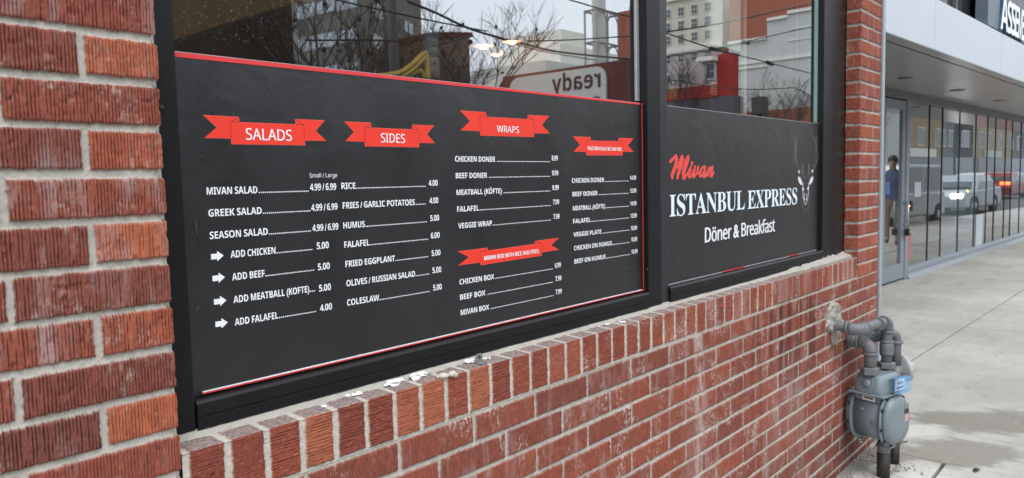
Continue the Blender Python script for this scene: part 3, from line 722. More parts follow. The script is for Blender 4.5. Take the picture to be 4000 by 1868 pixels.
SCRIPT = [
 [(1.6899, 1.5004, 22), (1.6956, 1.5062, 52), (1.714, 1.5150, 60), (1.7287, 1.5240, 46)], [(1.7267, 1.5255, 34), (1.7344, 1.5182, 40), (1.729, 1.4999, 56), (1.7164, 1.4773, 72), (1.7031, 1.4605, 62), (1.7033, 1.449, 40)],
 [(1.7378, 1.483, 30), (1.7541, 1.5046, 44), (1.7712, 1.5228, 46)], [(1.7722, 1.5238, 40), (1.774, 1.5114, 52), (1.7627, 1.4914, 66), (1.745, 1.4658, 66), (1.7373, 1.4480, 40)],
 [(1.7785, 1.4808, 34), (1.7952, 1.5067, 46), (1.8127, 1.5223, 46)], [(1.8137, 1.5233, 40), (1.8106, 1.5102, 60), (1.795, 1.4885, 66), (1.781, 1.4685, 74), (1.7794, 1.4513, 66), (1.7803, 1.4452, 40)], [(1.7818, 1.4455, 40), (1.8022, 1.4590, 36), (1.824, 1.4800, 30)],
 [(1.8320, 1.4866, 34), (1.8238, 1.4711, 48), (1.8187, 1.4595, 50), (1.8216, 1.4497, 42), (1.8369, 1.4564, 34)], [(1.8409, 1.5019, 42), (1.8380, 1.4944, 44)],
 [(1.8369, 1.4564, 28), (1.8534, 1.4767, 36), (1.8627, 1.4885, 40), (1.8548, 1.4709, 52), (1.8501, 1.4563, 48), (1.8527, 1.4506, 40), (1.8708, 1.4620, 38), (1.8834, 1.4796, 38), (1.885, 1.4885, 34)], [(1.885, 1.4885, 30), (1.8802, 1.4767, 34), (1.8786, 1.4616, 36), (1.8927, 1.4663, 26)],
 [(1.9335, 1.4875, 32), (1.9214, 1.4865, 40), (1.9042, 1.4731, 46), (1.8968, 1.4598, 48), (1.9021, 1.4520, 38), (1.9181, 1.4616, 30), (1.9358, 1.4810, 36)], [(1.9378, 1.4870, 38), (1.9297, 1.4665, 52), (1.9254, 1.4511, 44), (1.9351, 1.4519, 32), (1.9503, 1.4659, 28)],
 [(1.9503, 1.4659, 26), (1.9684, 1.4837, 40), (1.9612, 1.4703, 46), (1.9529, 1.4538, 44)], [(1.9539, 1.4548, 30), (1.971, 1.4743, 34), (1.9922, 1.4877, 42), (1.9885, 1.4752, 50), (1.9802, 1.4591, 50), (1.9798, 1.4507, 44), (1.9935, 1.4574, 34), (2.0039, 1.4690, 26)]]
s = MB()
for st in SCRIPT: brush(s, st, TY + .0002, 1, .90, 4.5)
for k, st in enumerate(SCRIPT): brush(s, st, TY - .00003 * (k % 4), 0, .82)
s.build("script_lettering", [paint("bright red print", (.80, .055, .045), .42, var=.04), RED_EDGE], name_sign, fix=False)
s = MB(); DX, DZ = .0010, .00037
def dline(pts, w, mi): brush(s, [(a, b, w) for a, b in pts], TY, mi, 1.0, 0, DX, DZ)
for pts in ([(2.774, 1.6363), (2.7667, 1.6104), (2.7731, 1.5293), (2.8053, 1.5035), (2.8237, 1.4848), (2.8702, 1.4544)], [(2.8188, 1.6311), (2.7867, 1.5924), (2.7832, 1.5146)], [(2.8188, 1.6311), (2.8000, 1.6080), (2.7930, 1.5700), (2.7960, 1.5250), (2.8053, 1.5035)],
            [(2.7504, 1.5372), (2.7635, 1.5144), (2.8088, 1.4811), (2.8243, 1.4585), (2.8400, 1.4420), (2.8707, 1.4316)], [(2.8053, 1.5035), (2.8135, 1.4923)], [(2.8724, 1.498), (2.8777, 1.4429)], [(2.8680, 1.498), (2.8690, 1.4560)], [(2.8777, 1.4429), (2.8900, 1.4420), (2.9070, 1.4350), (2.9200, 1.4420), (2.9384, 1.4462)],
            [(2.9927, 1.639), (3.0321, 1.5942), (3.0399, 1.5081), (3.0075, 1.4846), (2.9488, 1.4538)], [(2.9927, 1.639), (3.0180, 1.6080), (3.0250, 1.5600), (3.0220, 1.5200), (3.0000, 1.4880)], [(3.0423, 1.6277), (3.0456, 1.5867), (3.0395, 1.5239)],
            [(3.0644, 1.5497), (3.0564, 1.5161), (3.0131, 1.4768), (2.9973, 1.4534), (2.9700, 1.4420), (2.9514, 1.4364)], [(3.0071, 1.5002), (2.9997, 1.4885)], [(2.9424, 1.5008), (2.9384, 1.4462)], [(2.9480, 1.5008), (2.9488, 1.4560)],
            [(2.8623, 1.3405), (2.8687, 1.3180), (2.8787, 1.3017), (2.9083, 1.282), (2.9418, 1.2991), (2.9530, 1.3180), (2.9591, 1.3373), (2.9520, 1.3500), (2.9458, 1.3571)], [(2.8623, 1.3405), (2.8650, 1.3500), (2.8723, 1.3593)]):
    dline(pts, 3.8, 0)
for pts in ([(2.8794, 1.4132), (2.8715, 1.3936), (2.8774, 1.3591), (2.8937, 1.328), (2.9076, 1.3121)], [(2.9413, 1.4106), (2.9471, 1.392), (2.9404, 1.3573), (2.9252, 1.3268), (2.9076, 1.3121)], [(2.8928, 1.3682), (2.8934, 1.3414), (2.9197, 1.3386), (2.9222, 1.3655)]):
    dline(pts, 6.0, 1)
def oval(cx, cz, rx, rz, tilt):
    pts = []
    for j in range(20):
        a = 6.2832 * j / 20; u, v = rx * math.cos(a), rz * math.sin(a); pts.append((cx + u + v * tilt, TY - .00005, cz + v))
    s.add(pts, [tuple(range(20))], 1)
oval(2.8402, 1.4235, .020, .0190, -.95); oval(2.9764, 1.4225, .020, .0190, .95); oval(2.8262, 1.4638, .0095, .0068, -.6); oval(2.9916, 1.4659, .0095, .0062, .6); oval(2.8789, 1.3866, .0085, .0080, -.4); oval(2.9365, 1.3885, .0085, .0080, .4)
s.build("stag_emblem", [GREYPRINT, paint("pale grey print", (.62, .64, .66), .45)], name_sign, fix=False)
for a, b in (((2820, 1052), (2912, 1035)), ((3080, 993), (3125, 986))):
    p, q = on_y(*a, BY - .001), on_y(*b, BY - .001); s = MB(); s.prism([(p[0], 1.0965), (q[0], 1.0958), (q[0] - .02, 1.0990), (p[0] + .05, 1.1000), (p[0] + .01, 1.0992)], BY - .003, BY - .0005, "y"); tag(s.build("tape_remnant", REDTRIM, name_sign), "torn scrap of red tape at the bottom edge")
s = MB(); s.box((1.6545, BY - .0016, 1.0952), (3.0500, BY - .0002, 1.0990)); s.build("sealant_line", paint("smeared sealant", (.30, .31, .32), .5, var=.5, scale=25), name_sign)
# ------------------------------------------------------------------ gas meter on the pavement
GPAINT = paint("grey meter enamel", (.165, .205, .225), .40, var=.14, scale=18, bump=.05, bscale=300)
GPIPE = paint("weathered grey pipe paint", (.135, .145, .150), .5, var=.30, scale=22, bump=.15, bscale=160)
RUSTY = paint("black tar wrapped pipe", (.022, .018, .017), .6, var=.5, scale=30, bump=.3, bscale=120)
STEEL = paint("dull zinc", (.30, .31, .31), .45, metal=.6, var=.2)
MC = (3.27, -.138, 0.0); MA = math.radians(-15)
meter = thing("gas_meter", "grey gas meter with blue tinted dial cover beside the brick pier", "gas meter", MC, MA, local=True)
def M(n): return MB()
mb = MB()                                                   # drum, axis along local y (front at -y)
ring = [(1.0, z) for z in ()]
def drum_ring(w, h, y, zc=.29, n=36, e=2.5):
    out = []
    for j in range(n):
        a = 2 * math.pi * j / n; c, s_ = math.cos(a), math.sin(a)
        out.append((w * math.copysign(abs(c) ** (2 / e), c), y, zc + h * math.copysign(abs(s_) ** (2 / e), s_)))
    return out
def loft(mb, rings, mi=0, smooth=True):
    n = len(rings[0]); vs = [p for r in rings for p in r]; k = len(rings)
    fs = [(i * n + j, (i + 1) * n + j, (i + 1) * n + (j + 1) % n, i * n + (j + 1) % n) for i in range(k - 1) for j in range(n)]
    b = len(mb.v); mb.add(vs, fs, mi, smooth); mb.f += [[b + j for j in range(n)], [b + (k - 1) * n + j for j in range(n)][::-1]]; mb.m += [mi, mi]; mb.s += [False, False]
loft(mb, [drum_ring(.092, .108, y) for y in (-.068, .068)])
body = mb.build("body", GPAINT, meter)
for sgn, nm in ((-1, "cover"), (1, "cover")):
    mb = MB(); y0 = sgn * .068
    loft(mb, [drum_ring(.108, .124, y0), drum_ring(.110, .126, y0 + sgn * .003), drum_ring(.110, .126, y0 + sgn * .009), drum_ring(.104, .119, y0 + sgn * .012)])
    loft(mb, [drum_ring(.100, .115, y0 + sgn * .0115), drum_ring(.099, .114, y0 + sgn * .022), drum_ring(.094, .108, y0 + sgn * .034), drum_ring(.083, .096, y0 + sgn * .044), drum_ring(.060, .070, y0 + sgn * .049), drum_ring(.030, .035, y0 + sgn * .050)])
    for k in range(10):                                     # bolts and lugs round the seam
        a = 2 * math.pi * (k + .3) / 10; x, z = .101 * math.cos(a), .29 + .117 * math.sin(a)
        x = .104 * math.copysign(abs(math.cos(a)) ** .8, math.cos(a)); z = .29 + .120 * math.copysign(abs(math.sin(a)) ** .8, math.sin(a))
        mb.lathe([(.0088, 0), (.0088, .007), (.006, .009)], (x, y0 + sgn * .011, z), (0, sgn, 0), 8, 1, False)
    mb.box((-.020, y0 - .002 if sgn > 0 else y0 - .012, .152), (.020, y0 + .012 if sgn > 0 else y0 + .002, .182))
    mb.build(nm, [GPAINT, paint("black bolt", (.02, .02, .02), .5)], meter)
for y in (-.035, .02):                                      # lugs on the drum side
    mb = MB(); mb.lathe([(.010, 0), (.010, .006), (.006, .008)], (-.0915, y, .335 if y > 0 else .285), (-1, 0, 0), 12); mb.build("side_lug", GPAINT, meter)
mb = MB()                                                   # neck and upper housing
mb.prism([(-.085, .375), (.085, .375), (.085, .415), (-.085, .415)], -.062, .062, 'y')
mb.build("neck", GPAINT, meter, bevel=.008)
mb = MB(); mb.box((-.112, -.092, .408), (.112, .082, .4175)); mb.build("flange", GPAINT, meter, bevel=.004)
mb = MB()
rings = []
for z, w, d in ((.4170, .098, .078), (.440, .096, .076), (.480, .086, .068), (.497, .078, .060), (.503, .066, .050)):
    rings.append([(p[0], p[2] - .29, z) for p in [(q[0], 0, q[2]) for q in drum_ring(w, d, 0, e=5)]])
loft(mb, rings)
mb.prism([(-.03, .42), (.03, .42), (.026, .485), (-.026, .485)], -.084, -.060, 'y')
mb.prism([(-.102, .418), (-.080, .418), (-.080, .488), (-.090, .488)], -.030, .030, 'y')
head = mb.build("upper_housing", GPAINT, meter, bevel=.003)
mb = MB(); mb.lathe([(.022, 0), (.020, .005), (.013, .010), (.003, .012)], (-.092, .000, .462), (-1, 0, .12), 16); mb.build("boss", GPAINT, meter)
BLUE = NT("blue tinted polycarbonate"); BLUE.set(color=(.25, .50, .78), rough=.10); BLUE.bsdf.inputs["Alpha"].default_value = .38
mb = MB(); mb.box((-.026, -.098, .428), (.060, -.0785, .492)); dial = mb.build("dial_box", paint("blue dial case", (.10, .17, .26), .5), meter, bevel=.002)
mb = MB(); mb.box((-.021, -.1000, .433), (.055, -.0985, .487)); mb.build("dial_face", paint("pale dial plate", (.62, .68, .74), .4), dial)
mb = MB()
for x in (.002, .018, .034): mb.lathe([(.006, 0), (.006, .0006)], (x, -.1003, .468), (0, -1, 0), 14, 0, False)
mb.box((-.012, -.1009, .442), (.046, -.1003, .450)); mb.build("dial_marking", paint("dial ink", (.03, .04, .06), .5), dial)
mb = MB(); mb.box((-.033, -.128, .424), (.066, -.0955, .497)); mb.build("dial_cover", BLUE.mat, dial, bevel=.006, seg=3)
mb = MB()                                                   # asset label with bars on the side of the neck
mb.box((-.0880, -.040, .380), (-.0858, .022, .402)); mb.build("asset_label", paint("white label", (.75, .75, .72), .4, var=.05), meter)
mb = MB(); yy = -.032; rng = random.Random(3)
while yy < .014:
    w = rng.choice((.0010, .0016, .0026)); mb.box((-.0888, yy, .387), (-.0881, yy + w, .3985)); yy += w + rng.choice((.0012, .0020))
mb.build("label_bars", paint("label ink", (.015, .015, .015), .5), meter)
mb = MB(); mb.box((.028, -.1190, .345), (.062, -.1165, .366)); mb.build("maker_plate", STEEL, meter)
mb = MB(); mb.box((.028, -.1192, .320), (.062, -.1166, .342)); mb.build("maker_plate", paint("black plate", (.03, .03, .03), .4), meter)
mb = MB(); mb.box((.028, -.1194, .284), (.062, -.1168, .318)); mb.build("warning_plate", paint("faded red plate", (.50, .30, .28), .5, var=.35, scale=90), meter)
# pipes (given in world axes, brought into the meter's own)
INV = (Matrix.Translation(MC) @ Matrix.Rotation(MA, 4, 'Z')).inverted()
def arc(p, a, b, r, n=6):
    """Rounded corner at p between directions a (coming from) and b (going to)."""
    p, a, b = Vector(p), Vector(a).normalized(), Vector(b).normalized(); s0, s1 = p - a * r, p + b * r
    return [tuple((1 - t) ** 2 * s0 + 2 * t * (1 - t) * p + t * t * s1) for t in [i / n for i in range(n + 1)]]
def collar(mb, p, d, r, L=.012):
    d = Vector(d).normalized(); p = Vector(p); mb.lathe([(r * .93, -L / 2), (r, -L / 2 + .002), (r, L / 2 - .002), (r * .93, L / 2)], p, d, 18)
def hexnut(mb, p, d, r, L=.03): mb.lathe([(r * .9, -L / 2), (r, -L / 2 + .003), (r, L / 2 - .003), (r * .9, L / 2)], p, d, 6, 0, False)
c_, s__ = math.cos(MA), math.sin(MA)
def W(x, y, z): return (MC[0] + c_ * x - s__ * y, MC[1] + s__ * x + c_ * y, z)
PL, PR = W(-.070, .0, .50), W(.074, .0, .50)
R0 = .0235
hole = (3.025, .0, .755); cA = (3.035, -.125, .742); tA = (PR[0], PR[1], .742)
mb = MB()
pts = [(hole[0], .02, .757), (3.028, -.04, .752)] + arc(cA, (0, -1, 0), (1, -.08, 0), .045) + [((cA[0] + tA[0]) / 2, (cA[1] + tA[1]) / 2, .744)] + arc(tA, (1, -.05, 0), (0, 0, -1), .042) + [(PR[0], PR[1], .62), (PR[0], PR[1], .505)]
mb.tube(pts, R0, 18)
mb.tube(arc(cA, (0, -1, 0), (1, -.08, 0), .050, 8), R0 * 1.2, 18); mb.tube(arc(tA, (1, -.05, 0), (0, 0, -1), .046, 8), R0 * 1.2, 18)
for p, d in (((3.030, -.070, .748), (0, 1, 0)), ((cA[0] + .052, cA[1] - .004, .742), (1, 0, 0)), ((tA[0] - .12, tA[1] + .006, .743), (1, 0, 0)), ((tA[0] - .055, tA[1], .742), (1, 0, 0)), ((PR[0], PR[1], .690), (0, 0, 1)), ((PR[0], PR[1], .640), (0, 0, 1)), ((PR[0], PR[1], .585), (0, 0, 1))):
    collar(mb, p, d, R0 * 1.36)
mb.lathe([(R0 * 1.15, -.03), (R0 * 1.35, -.02), (R0 * 1.35, .03), (R0 * 1.1, .04)], (PR[0], PR[1], .60), (0, 0, 1), 18)
hexnut(mb, (PR[0], PR[1], .525), (0, 0, 1), R0 * 1.75); hexnut(mb, (3.0265, -.020, .755), (0, 1, 0), R0 * 1.3, .02)
tag(mb.build("inlet_pipe", GPIPE, meter, xf=INV), "painted pipe bending from the wall into the meter")
mb = MB()
eB = (3.205, -.020, .652); riser = (3.472, -.166); tB = (PL[0], PL[1], .652)
pts = [(riser[0], riser[1], .50), (riser[0], riser[1], .60)] + arc((riser[0], riser[1], .662), (0, 0, 1), (-1, .48, 0), .04) + [(3.30, -.065, .657)] + arc(eB, (-1, .48, 0), (-.1, -1, 0), .036) + arc(tB, (-.1, -1, 0), (0, 0, -1), .042) + [(PL[0], PL[1], .505)]
mb.tube(pts, R0, 18)
mb.tube(arc(eB, (-1, .48, 0), (-.1, -1, 0), .042, 8), R0 * 1.25, 18); mb.tube(arc(tB, (-.1, -1, 0), (0, 0, -1), .046, 8), R0 * 1.25, 18)
for p, d in (((3.25, -.041, .654), (1, -.48, 0)), ((3.36, -.094, .658), (1, -.48, 0)), ((3.42, -.122, .660), (1, -.48, 0)), ((PL[0], PL[1], .602), (0, 0, 1)), ((eB[0] - .006, eB[1] - .046, .652), (0, 1, 0)), ((riser[0], riser[1], .615), (0, 0, 1))):
    collar(mb, p, d, R0 * 1.4)
mb.lathe([(R0 * 1.2, -.022), (R0 * 1.5, -.015), (R0 * 1.5, .015), (R0 * 1.2, .022)], (3.39, -.108, .659), (1, -.48, 0), 8, 0, False)
hexnut(mb, (PL[0], PL[1], .520), (0, 0, 1), R0 * 1.75, .034)
tag(mb.build("outlet_pipe", GPIPE, meter, xf=INV), "painted pipe doubling back to the riser")
mb = MB()
mb.tube([(riser[0], riser[1], .0), (riser[0], riser[1], .51)], R0 * .98, 16); collar(mb, (riser[0], riser[1], .165), (0, 0, 1), R0 * 1.4, .03); collar(mb, (riser[0], riser[1], .42), (0, 0, 1), R0 * 1.35); collar(mb, (riser[0], riser[1], .355), (0, 0, 1), R0 * 1.3)
mb.build("riser_pipe", [GPIPE], meter, xf=INV)
mb = MB(); rc = (riser[0] + .055, riser[1] - .03, .475)
mb.lathe([(.020, -.040), (.030, -.030), (.062, -.010), (.066, -.004), (.066, .004), (.062, .010), (.034, .026), (.022, .045), (.012, .050)], rc, (.6, -.75, .15), 20)
for k in range(8):
    a = 2 * math.pi * k / 8; mb.ball((rc[0] + .045 * math.cos(a), rc[1] + .035 * math.cos(a) + .0, rc[2] + .058 * math.sin(a)), .006, 8)
mb.tube([(riser[0], riser[1], .47), rc], .016, 10)
tag(mb.build("regulator", paint("pale regulator casting", (.36, .37, .36), .5, var=.2, scale=30), meter, xf=INV), "pale grey pressure regulator on the riser")
mb = MB(); pc = W(.0, -.036, 0)
mb.tube([(pc[0], pc[1], -.01), (pc[0], pc[1], .118)], .0290, 18); mb.tube([(pc[0], pc[1], .118), (pc[0], pc[1], .172)], .0285, 18, 1)
mb.lathe([(.031, -.011), (.0345, -.008), (.0345, .008), (.031, .011)], (pc[0], pc[1], .150), (0, 0, 1), 18, 1)
mb.build("support_post", [RUSTY, GPIPE], meter, xf=INV)
mb = MB(); mb.tube([(riser[0], riser[1], -.01), (riser[0], riser[1], .11)], R0 * 1.06, 16); mb.build("riser_wrap", RUSTY, meter, xf=INV)
mb = MB(); a = W(.060, -.085, .172)
mb.tube([(a[0], a[1], .172), (a[0] + .02, a[1] - .02, .176), (a[0] + .035, a[1] - .02, .168), (a[0] + .03, a[1] - .005, .158), (a[0], a[1] + .005, .162)], .004, 8); mb.build("seal_wire", STEEL, meter, xf=INV)
mb = MB(); a = W(-.05, .03, .17); mb.tube([(a[0], a[1], .178), (a[0] - .03, a[1] + .02, .176), (a[0] - .04, a[1] + .01, .168), (a[0], a[1], .165)], .004, 8)
mb.build("seal_wire", STEEL, meter, xf=INV)
# mortar patch round the pipe hole, part of the wall
def patch():
    S = lin(2.90, 3.17, .0045); T = lin(.655, .905, .0045); Sg, Tg = np.meshgrid(S, T)
    cx = 3.045 + .04 * (Tg - .78); r = (np.abs((Sg - cx) / .095) ** 3 + np.abs((Tg - .790) / .072) ** 3) ** (1 / 3)
    r = r + .42 * (fbm(Sg * 16, Tg * 16, 61) - .5) + .25 * (vnoise(Sg * 70, Tg * 70, 62) - .5)
    drip = np.hypot((Sg - 3.06) / .035, (Tg - .70) / .06) + .5 * (fbm(Sg * 40, Tg * 25, 63) - .5)
    r = np.minimum(r, drip); h = np.clip((1.0 - r) / .25, 0, 1); h = h * h * (3 - 2 * h)
    y = .012 - h * (.026 + .024 * (fbm(Sg * 35, Tg * 30, 64) - .4) + .012 * (vnoise(Sg * 110, Tg * 90, 65) - .5))
    return np.stack([Sg, y, Tg], -1), np.tile([1., .5, .5, 1.], (len(T), len(S), 1))
pm = NT("trowelled mortar patch"); c = pm.mix(pm.noise(30, detail=5), (.20, .19, .16), (.43, .41, .355)); c = pm.mix(pm.step(pm.noise(55, detail=4), .60, .72), c, (.22, .20, .16)); pm.bump(pm.noise(240, detail=4), .5, .002); pm.set(color=c, rough=.9, spec=.25)
tag(sheets("mortar_patch", [patch()], pm.mat, shop), "rough grey mortar patch round the gas pipe")
# ------------------------------------------------------------------ ground
def concrete(name, a, b, wet=True):
    m = NT(name); big = m.noise(.9, detail=5, rough=.6); fine = m.noise(160, detail=4, rough=.7); mid = m.noise(9, m.coord((.5, 1, 1)), detail=5, rough=.65)
    c = m.mix(m.step(big, .3, .7), a, b); c = m.mix(m.math('MULTIPLY', m.step(mid, .45, .75), .4), c, tuple(x * .72 for x in a))
    c = m.mix(m.math('MULTIPLY', m.step(fine, .58, .72), .35), c, (.50, .48, .43)); c = m.mix(m.math('MULTIPLY', m.step(fine, .40, .30), .35), c, (.14, .13, .11))
    gum = m.step(m.noise(13, detail=1), .745, .775); c = m.mix(m.math('MULTIPLY', gum, .6), c, (.13, .125, .11))
    st2 = m.step(m.noise(1.6, m.coord((.5, 1.6, 1)), detail=6, rough=.7), .52, .72); c = m.mix(m.math('MULTIPLY', st2, .38), c, (.23, .215, .18))
    if wet:
        def blob(cx, cy, rx, ry, rot, amt):
            v = m.coord((1, 1, 1)); mp = m.new("ShaderNodeMapping", _vector_type='TEXTURE')
            mp.inputs["Location"].default_value = (cx, cy, 0); mp.inputs["Rotation"].default_value = (0, 0, rot); mp.inputs["Scale"].default_value = (rx, ry, 1)
            m.t.links.new(v, mp.inputs["Vector"]); ln = m.new("ShaderNodeVectorMath", _operation='LENGTH'); m.t.links.new(mp.outputs[0], ln.inputs[0])
            d = m.math('ADD', ln.outputs["Value"], m.math('MULTIPLY', m.math('SUBTRACT', m.noise(5.5, m.coord((1.5, .55, 1)), detail=6, rough=.72), .5), 1.9))
            return m.math('MULTIPLY', m.step(d, 1.12, .68), amt)
        g2 = m.step(m.noise(75, detail=3), .60, .70)
        worn = m.mix(g2, m.mix(m.noise(40, detail=4), (.15, .138, .112), (.215, .20, .165)), (.42, .40, .35))
        for args in ((4.47, -.42, .48, .24, -.9, .80), (3.80, -.36, .38, .22, -.7, .75), (4.9, -.9, .5, .3, -.5, .6)):
            c = m.mix(blob(*args), c, worn)
        pale = m.mix(m.noise(20, m.coord((.4, 1, 1)), detail=5), (.40, .385, .35), (.66, .65, .61))
        for args in ((3.28, -.62, .24, .36, 0, .9), (4.05, -.12, .22, .10, -.6, .7), (3.45, -.30, .16, .10, 0, .6)):
            c = m.mix(blob(*args), c, pale)
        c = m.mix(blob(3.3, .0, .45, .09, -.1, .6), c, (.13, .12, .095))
    m.bump(m.noise(420, detail=3), .4, .0015)
    return m.set(color=c, rough=.85, spec=.3)
CONC = concrete("pavement concrete", (.335, .325, .295), (.45, .44, .405))
ROADM = paint("asphalt", (.055, .055, .056), .8, var=.35, scale=2.2, bump=.4, bscale=200)
def slabs():
    """Pavement slabs with tooled joints; the lines follow the joints in the photograph."""
    mb = MB(); xs = [-9.2, -7.35, -5.5, -3.65, -1.85, -.05, 1.80, 3.625, 5.55, 7.42, 9.30, 11.15, 13.0, 14.85, 16.7, 18.55, 20.4, 22.25, 24.1, 26, 28, 30, 32, 34, 36, 38, 40]
    for i, (x0, x1) in enumerate(zip(xs[:-1], xs[1:])):
        far = x0 > 3.5
        def ly(x): return .306 - .036 * (x - 5.65)
        ys0 = [-2.3, -1.28] + ([None] if far else [-.357, .02])
        rows = [(-2.30, -2.30, -1.28, -1.28)]
        if far:
            rows += [(-1.28, -1.28, ly(x0), ly(x1)), (ly(x0), ly(x1), 2.2, 2.2)]
        else:
            rows += [(-1.28, -1.28, -.357, -.357), (-.357, -.357, .02, .02)]
        for (a0, a1, b0, b1) in rows:
            g = .0065; dz = -.0 + .0035 * math.sin(i * 2.3 + a0 * 5); sl = 0.018
            sx = -sl * 0
            gx, gy = .0045, .0095; P = [(x0 + gx, a0 + gy), (x1 - gx, a1 + gy), (x1 - gx, b1 - gy), (x0 + gx, b0 - gy)]
            Q = [(x0 + .0075, a0 + .0125), (x1 - .0075, a1 + .0125), (x1 - .0075, b1 - .0125), (x0 + .0075, b0 - .0125)]
            vs = [(p[0], p[1], -.05) for p in P] + [(p[0], p[1], -.004) for p in P] + [(q[0], q[1], dz * .3) for q in Q]
            mb.add(vs, [(8, 9, 10, 11)] + [(k, (k + 1) % 4, 4 + (k + 1) % 4, 4 + k) for k in range(4)] + [(4 + k, 4 + (k + 1) % 4, 8 + (k + 1) % 4, 8 + k) for k in range(4)])
    return mb
tag(slabs().build("sidewalk", CONC), kind="structure")
mb = MB(); mb.quad((-9.2, -2.3, -.042), (40, -2.3, -.042), (40, 3.4, -.042), (-9.2, 3.4, -.042)); tag(mb.build("sidewalk_joint_bed", paint("dirt in joints", (.030, .028, .023), .9, var=.4, scale=30)), kind="structure")
mb = MB(); mb.quad((-250, -250, -.165), (330, -250, -.165), (330, 120, -.165), (-250, 120, -.165)); tag(mb.build("ground", paint("dull ground", (.16, .15, .13), .9, var=.3, scale=.4)), kind="structure")
mb = MB(); mb.quad((-120, -15.2, -.158), (260, -15.2, -.158), (260, -2.47, -.158), (-120, -2.47, -.158)); tag(mb.build("road", ROADM), kind="structure")
mb = MB(); mb.box((-40, -2.47, -.3), (120, -2.305, .004)); mb.box((40.01, -2.30, -.3), (120, 2.4, .0)); tag(mb.build("curb", concrete("curb concrete", (.33, .32, .29), (.42, .41, .37), False), bevel=.015), kind="structure")
mb = MB(); mb.box((-80, -18.9, -.3), (200, -15.21, .0)); tag(mb.build("far_sidewalk", bpy.data.materials["curb concrete"], bevel=.015), kind="structure")
mb = MB()
for k in range(-10, 40):
    mb.quad((k * 5.0, -8.86, -.152), (k * 5.0 + 2.4, -8.86, -.152), (k * 5.0 + 2.4, -8.72, -.152), (k * 5.0, -8.72, -.152))
tag(mb.build("road_markings", paint("road paint", (.6, .58, .45), .7, var=.2)), kind="structure")
for nm, lab, x, y, r, mat in (("dark_leaf", "small dark wet leaf lying on the near pavement slab", 3.60, -.50, .035, paint("dark leaf", (.03, .028, .03), .3)), ("pebble", "pale pebble lying beside the meter post on the pavement", 3.66, -.115, .012, MORTAR)):
    mb = MB()
    if nm == "dark_leaf":
        mb.add([(x - r, y, .004), (x - r * .3, y - r * .4, .008), (x + r * .6, y - r * .35, .006), (x + r * 1.1, y + .005, .004), (x + r * .5, y + r * .3, .009), (x - r * .4, y + r * .35, .007), (x, y, .012)], [(0, 1, 6), (1, 2, 6), (2, 3, 6), (3, 4, 6), (4, 5, 6), (5, 0, 6)], 0, True)
    else: mb.ball((x, y, .006), (r, r * .8, r * .6), 9)
    tag(mb.build(nm, mat), lab, nm.split("_")[-1])
rng = random.Random(77); mb = MB()
for k in range(260):                                        # grit and mortar crumbs swept against the wall foot
    x = rng.uniform(2.4, 3.9); y = -abs(rng.gauss(0, .05)) - .004; r = rng.uniform(.002, .008)
    mb.ball((x, y, r * .5), (r, r * rng.uniform(.6, 1), r * .7), 6)
for k in range(120):
    a = rng.random() * 6.28; d = .03 + abs(rng.gauss(0, .06)); r = rng.uniform(.002, .007); mb.ball((3.44 + d * math.cos(a), -.16 + d * math.sin(a), r * .5), (r, r, r * .7), 6)
tag(mb.build("grit", paint("grit", (.30, .28, .24), .9, var=.5, scale=60)), "crumbs of grit and mortar along the foot of the brick wall", "grit", kind="stuff")

# ------------------------------------------------------------------ neighbouring glass fronted building (built in its own axes: x along, -y street)
nb = thing("glass_storefront", "modern glass storefront with pale metal fascia beyond the brick pier", "storefront building", tuple(N_O), N_TH, local=True)
FASC = paint("pale blue grey metal panel", (.52, .57, .62), .38, metal=.1, var=.05, scale=2)
NALU = paint("blue grey aluminium frame", (.29, .325, .375), .40, metal=.35, var=.10, scale=7)
NALU2 = paint("grey aluminium header", (.150, .150, .155), .42, metal=.3, var=.1)
SOFF = NT("brushed soffit panel"); SOFF.set(color=SOFF.mix(SOFF.noise(3, SOFF.coord((.3, 2, 1)), detail=3), (.46, .45, .43), (.54, .53, .51)), rough=.28, metal=.7)
SEAL = paint("black silicone seal", (.012, .013, .014), .5)
NG = glass("storefront glass", (.62, .64, .62), 3.6, .16, ((.42, .40, .36), .10)); NGB = glass("bluish storefront glass", (.60, .68, .70), 3.6, .16, ((.40, .50, .55), .35))
FO = -1.33
js = [on_n(3651, 190, FO)[0], on_n(3910, 290, FO)[0]]; fp = js[1] - js[0]
edges = [js[0] + fp * k for k in range(-6, 9)]; edges = [-5.75] + [e for e in edges if e > -5.2]
zb, zt_ = 2.505, (on_n(3693, 0, FO)[1] + on_n(4000, 186, FO)[1]) / 2
for a, b in zip(edges[:-1], edges[1:]):
    mb = MB(); mb.box((a + .006, FO, zb), (b - .006, FO + .05, zt_)); o = mb.build("fascia_panel", FASC, nb, bevel=.004)
e0, e1 = edges[0], edges[-1]
mb = MB(); mb.box((e0, FO + .052, zb), (e1, FO + .10, zt_ + .02)); mb.box((e0, FO + .10, zt_ - .05), (e1, -.4, zt_ + .02)); mb.build("fascia_backing", SEAL, nb)
mb = MB(); mb.box((e0, FO + .001, zb - .004), (e1, FO + .115, zb - .001)); 
for j in edges[1:-1]: pass
mb.build("fascia_return", SOFF.mat, nb)
S0 = FO + .128
for a, b in zip(edges[:-1], edges[1:]):
    mb = MB(); mb.box((a + .002, S0, zb - .006), (b - .002, .02, zb + .02)); mb.build("soffit_panel", SOFF.mat, nb)
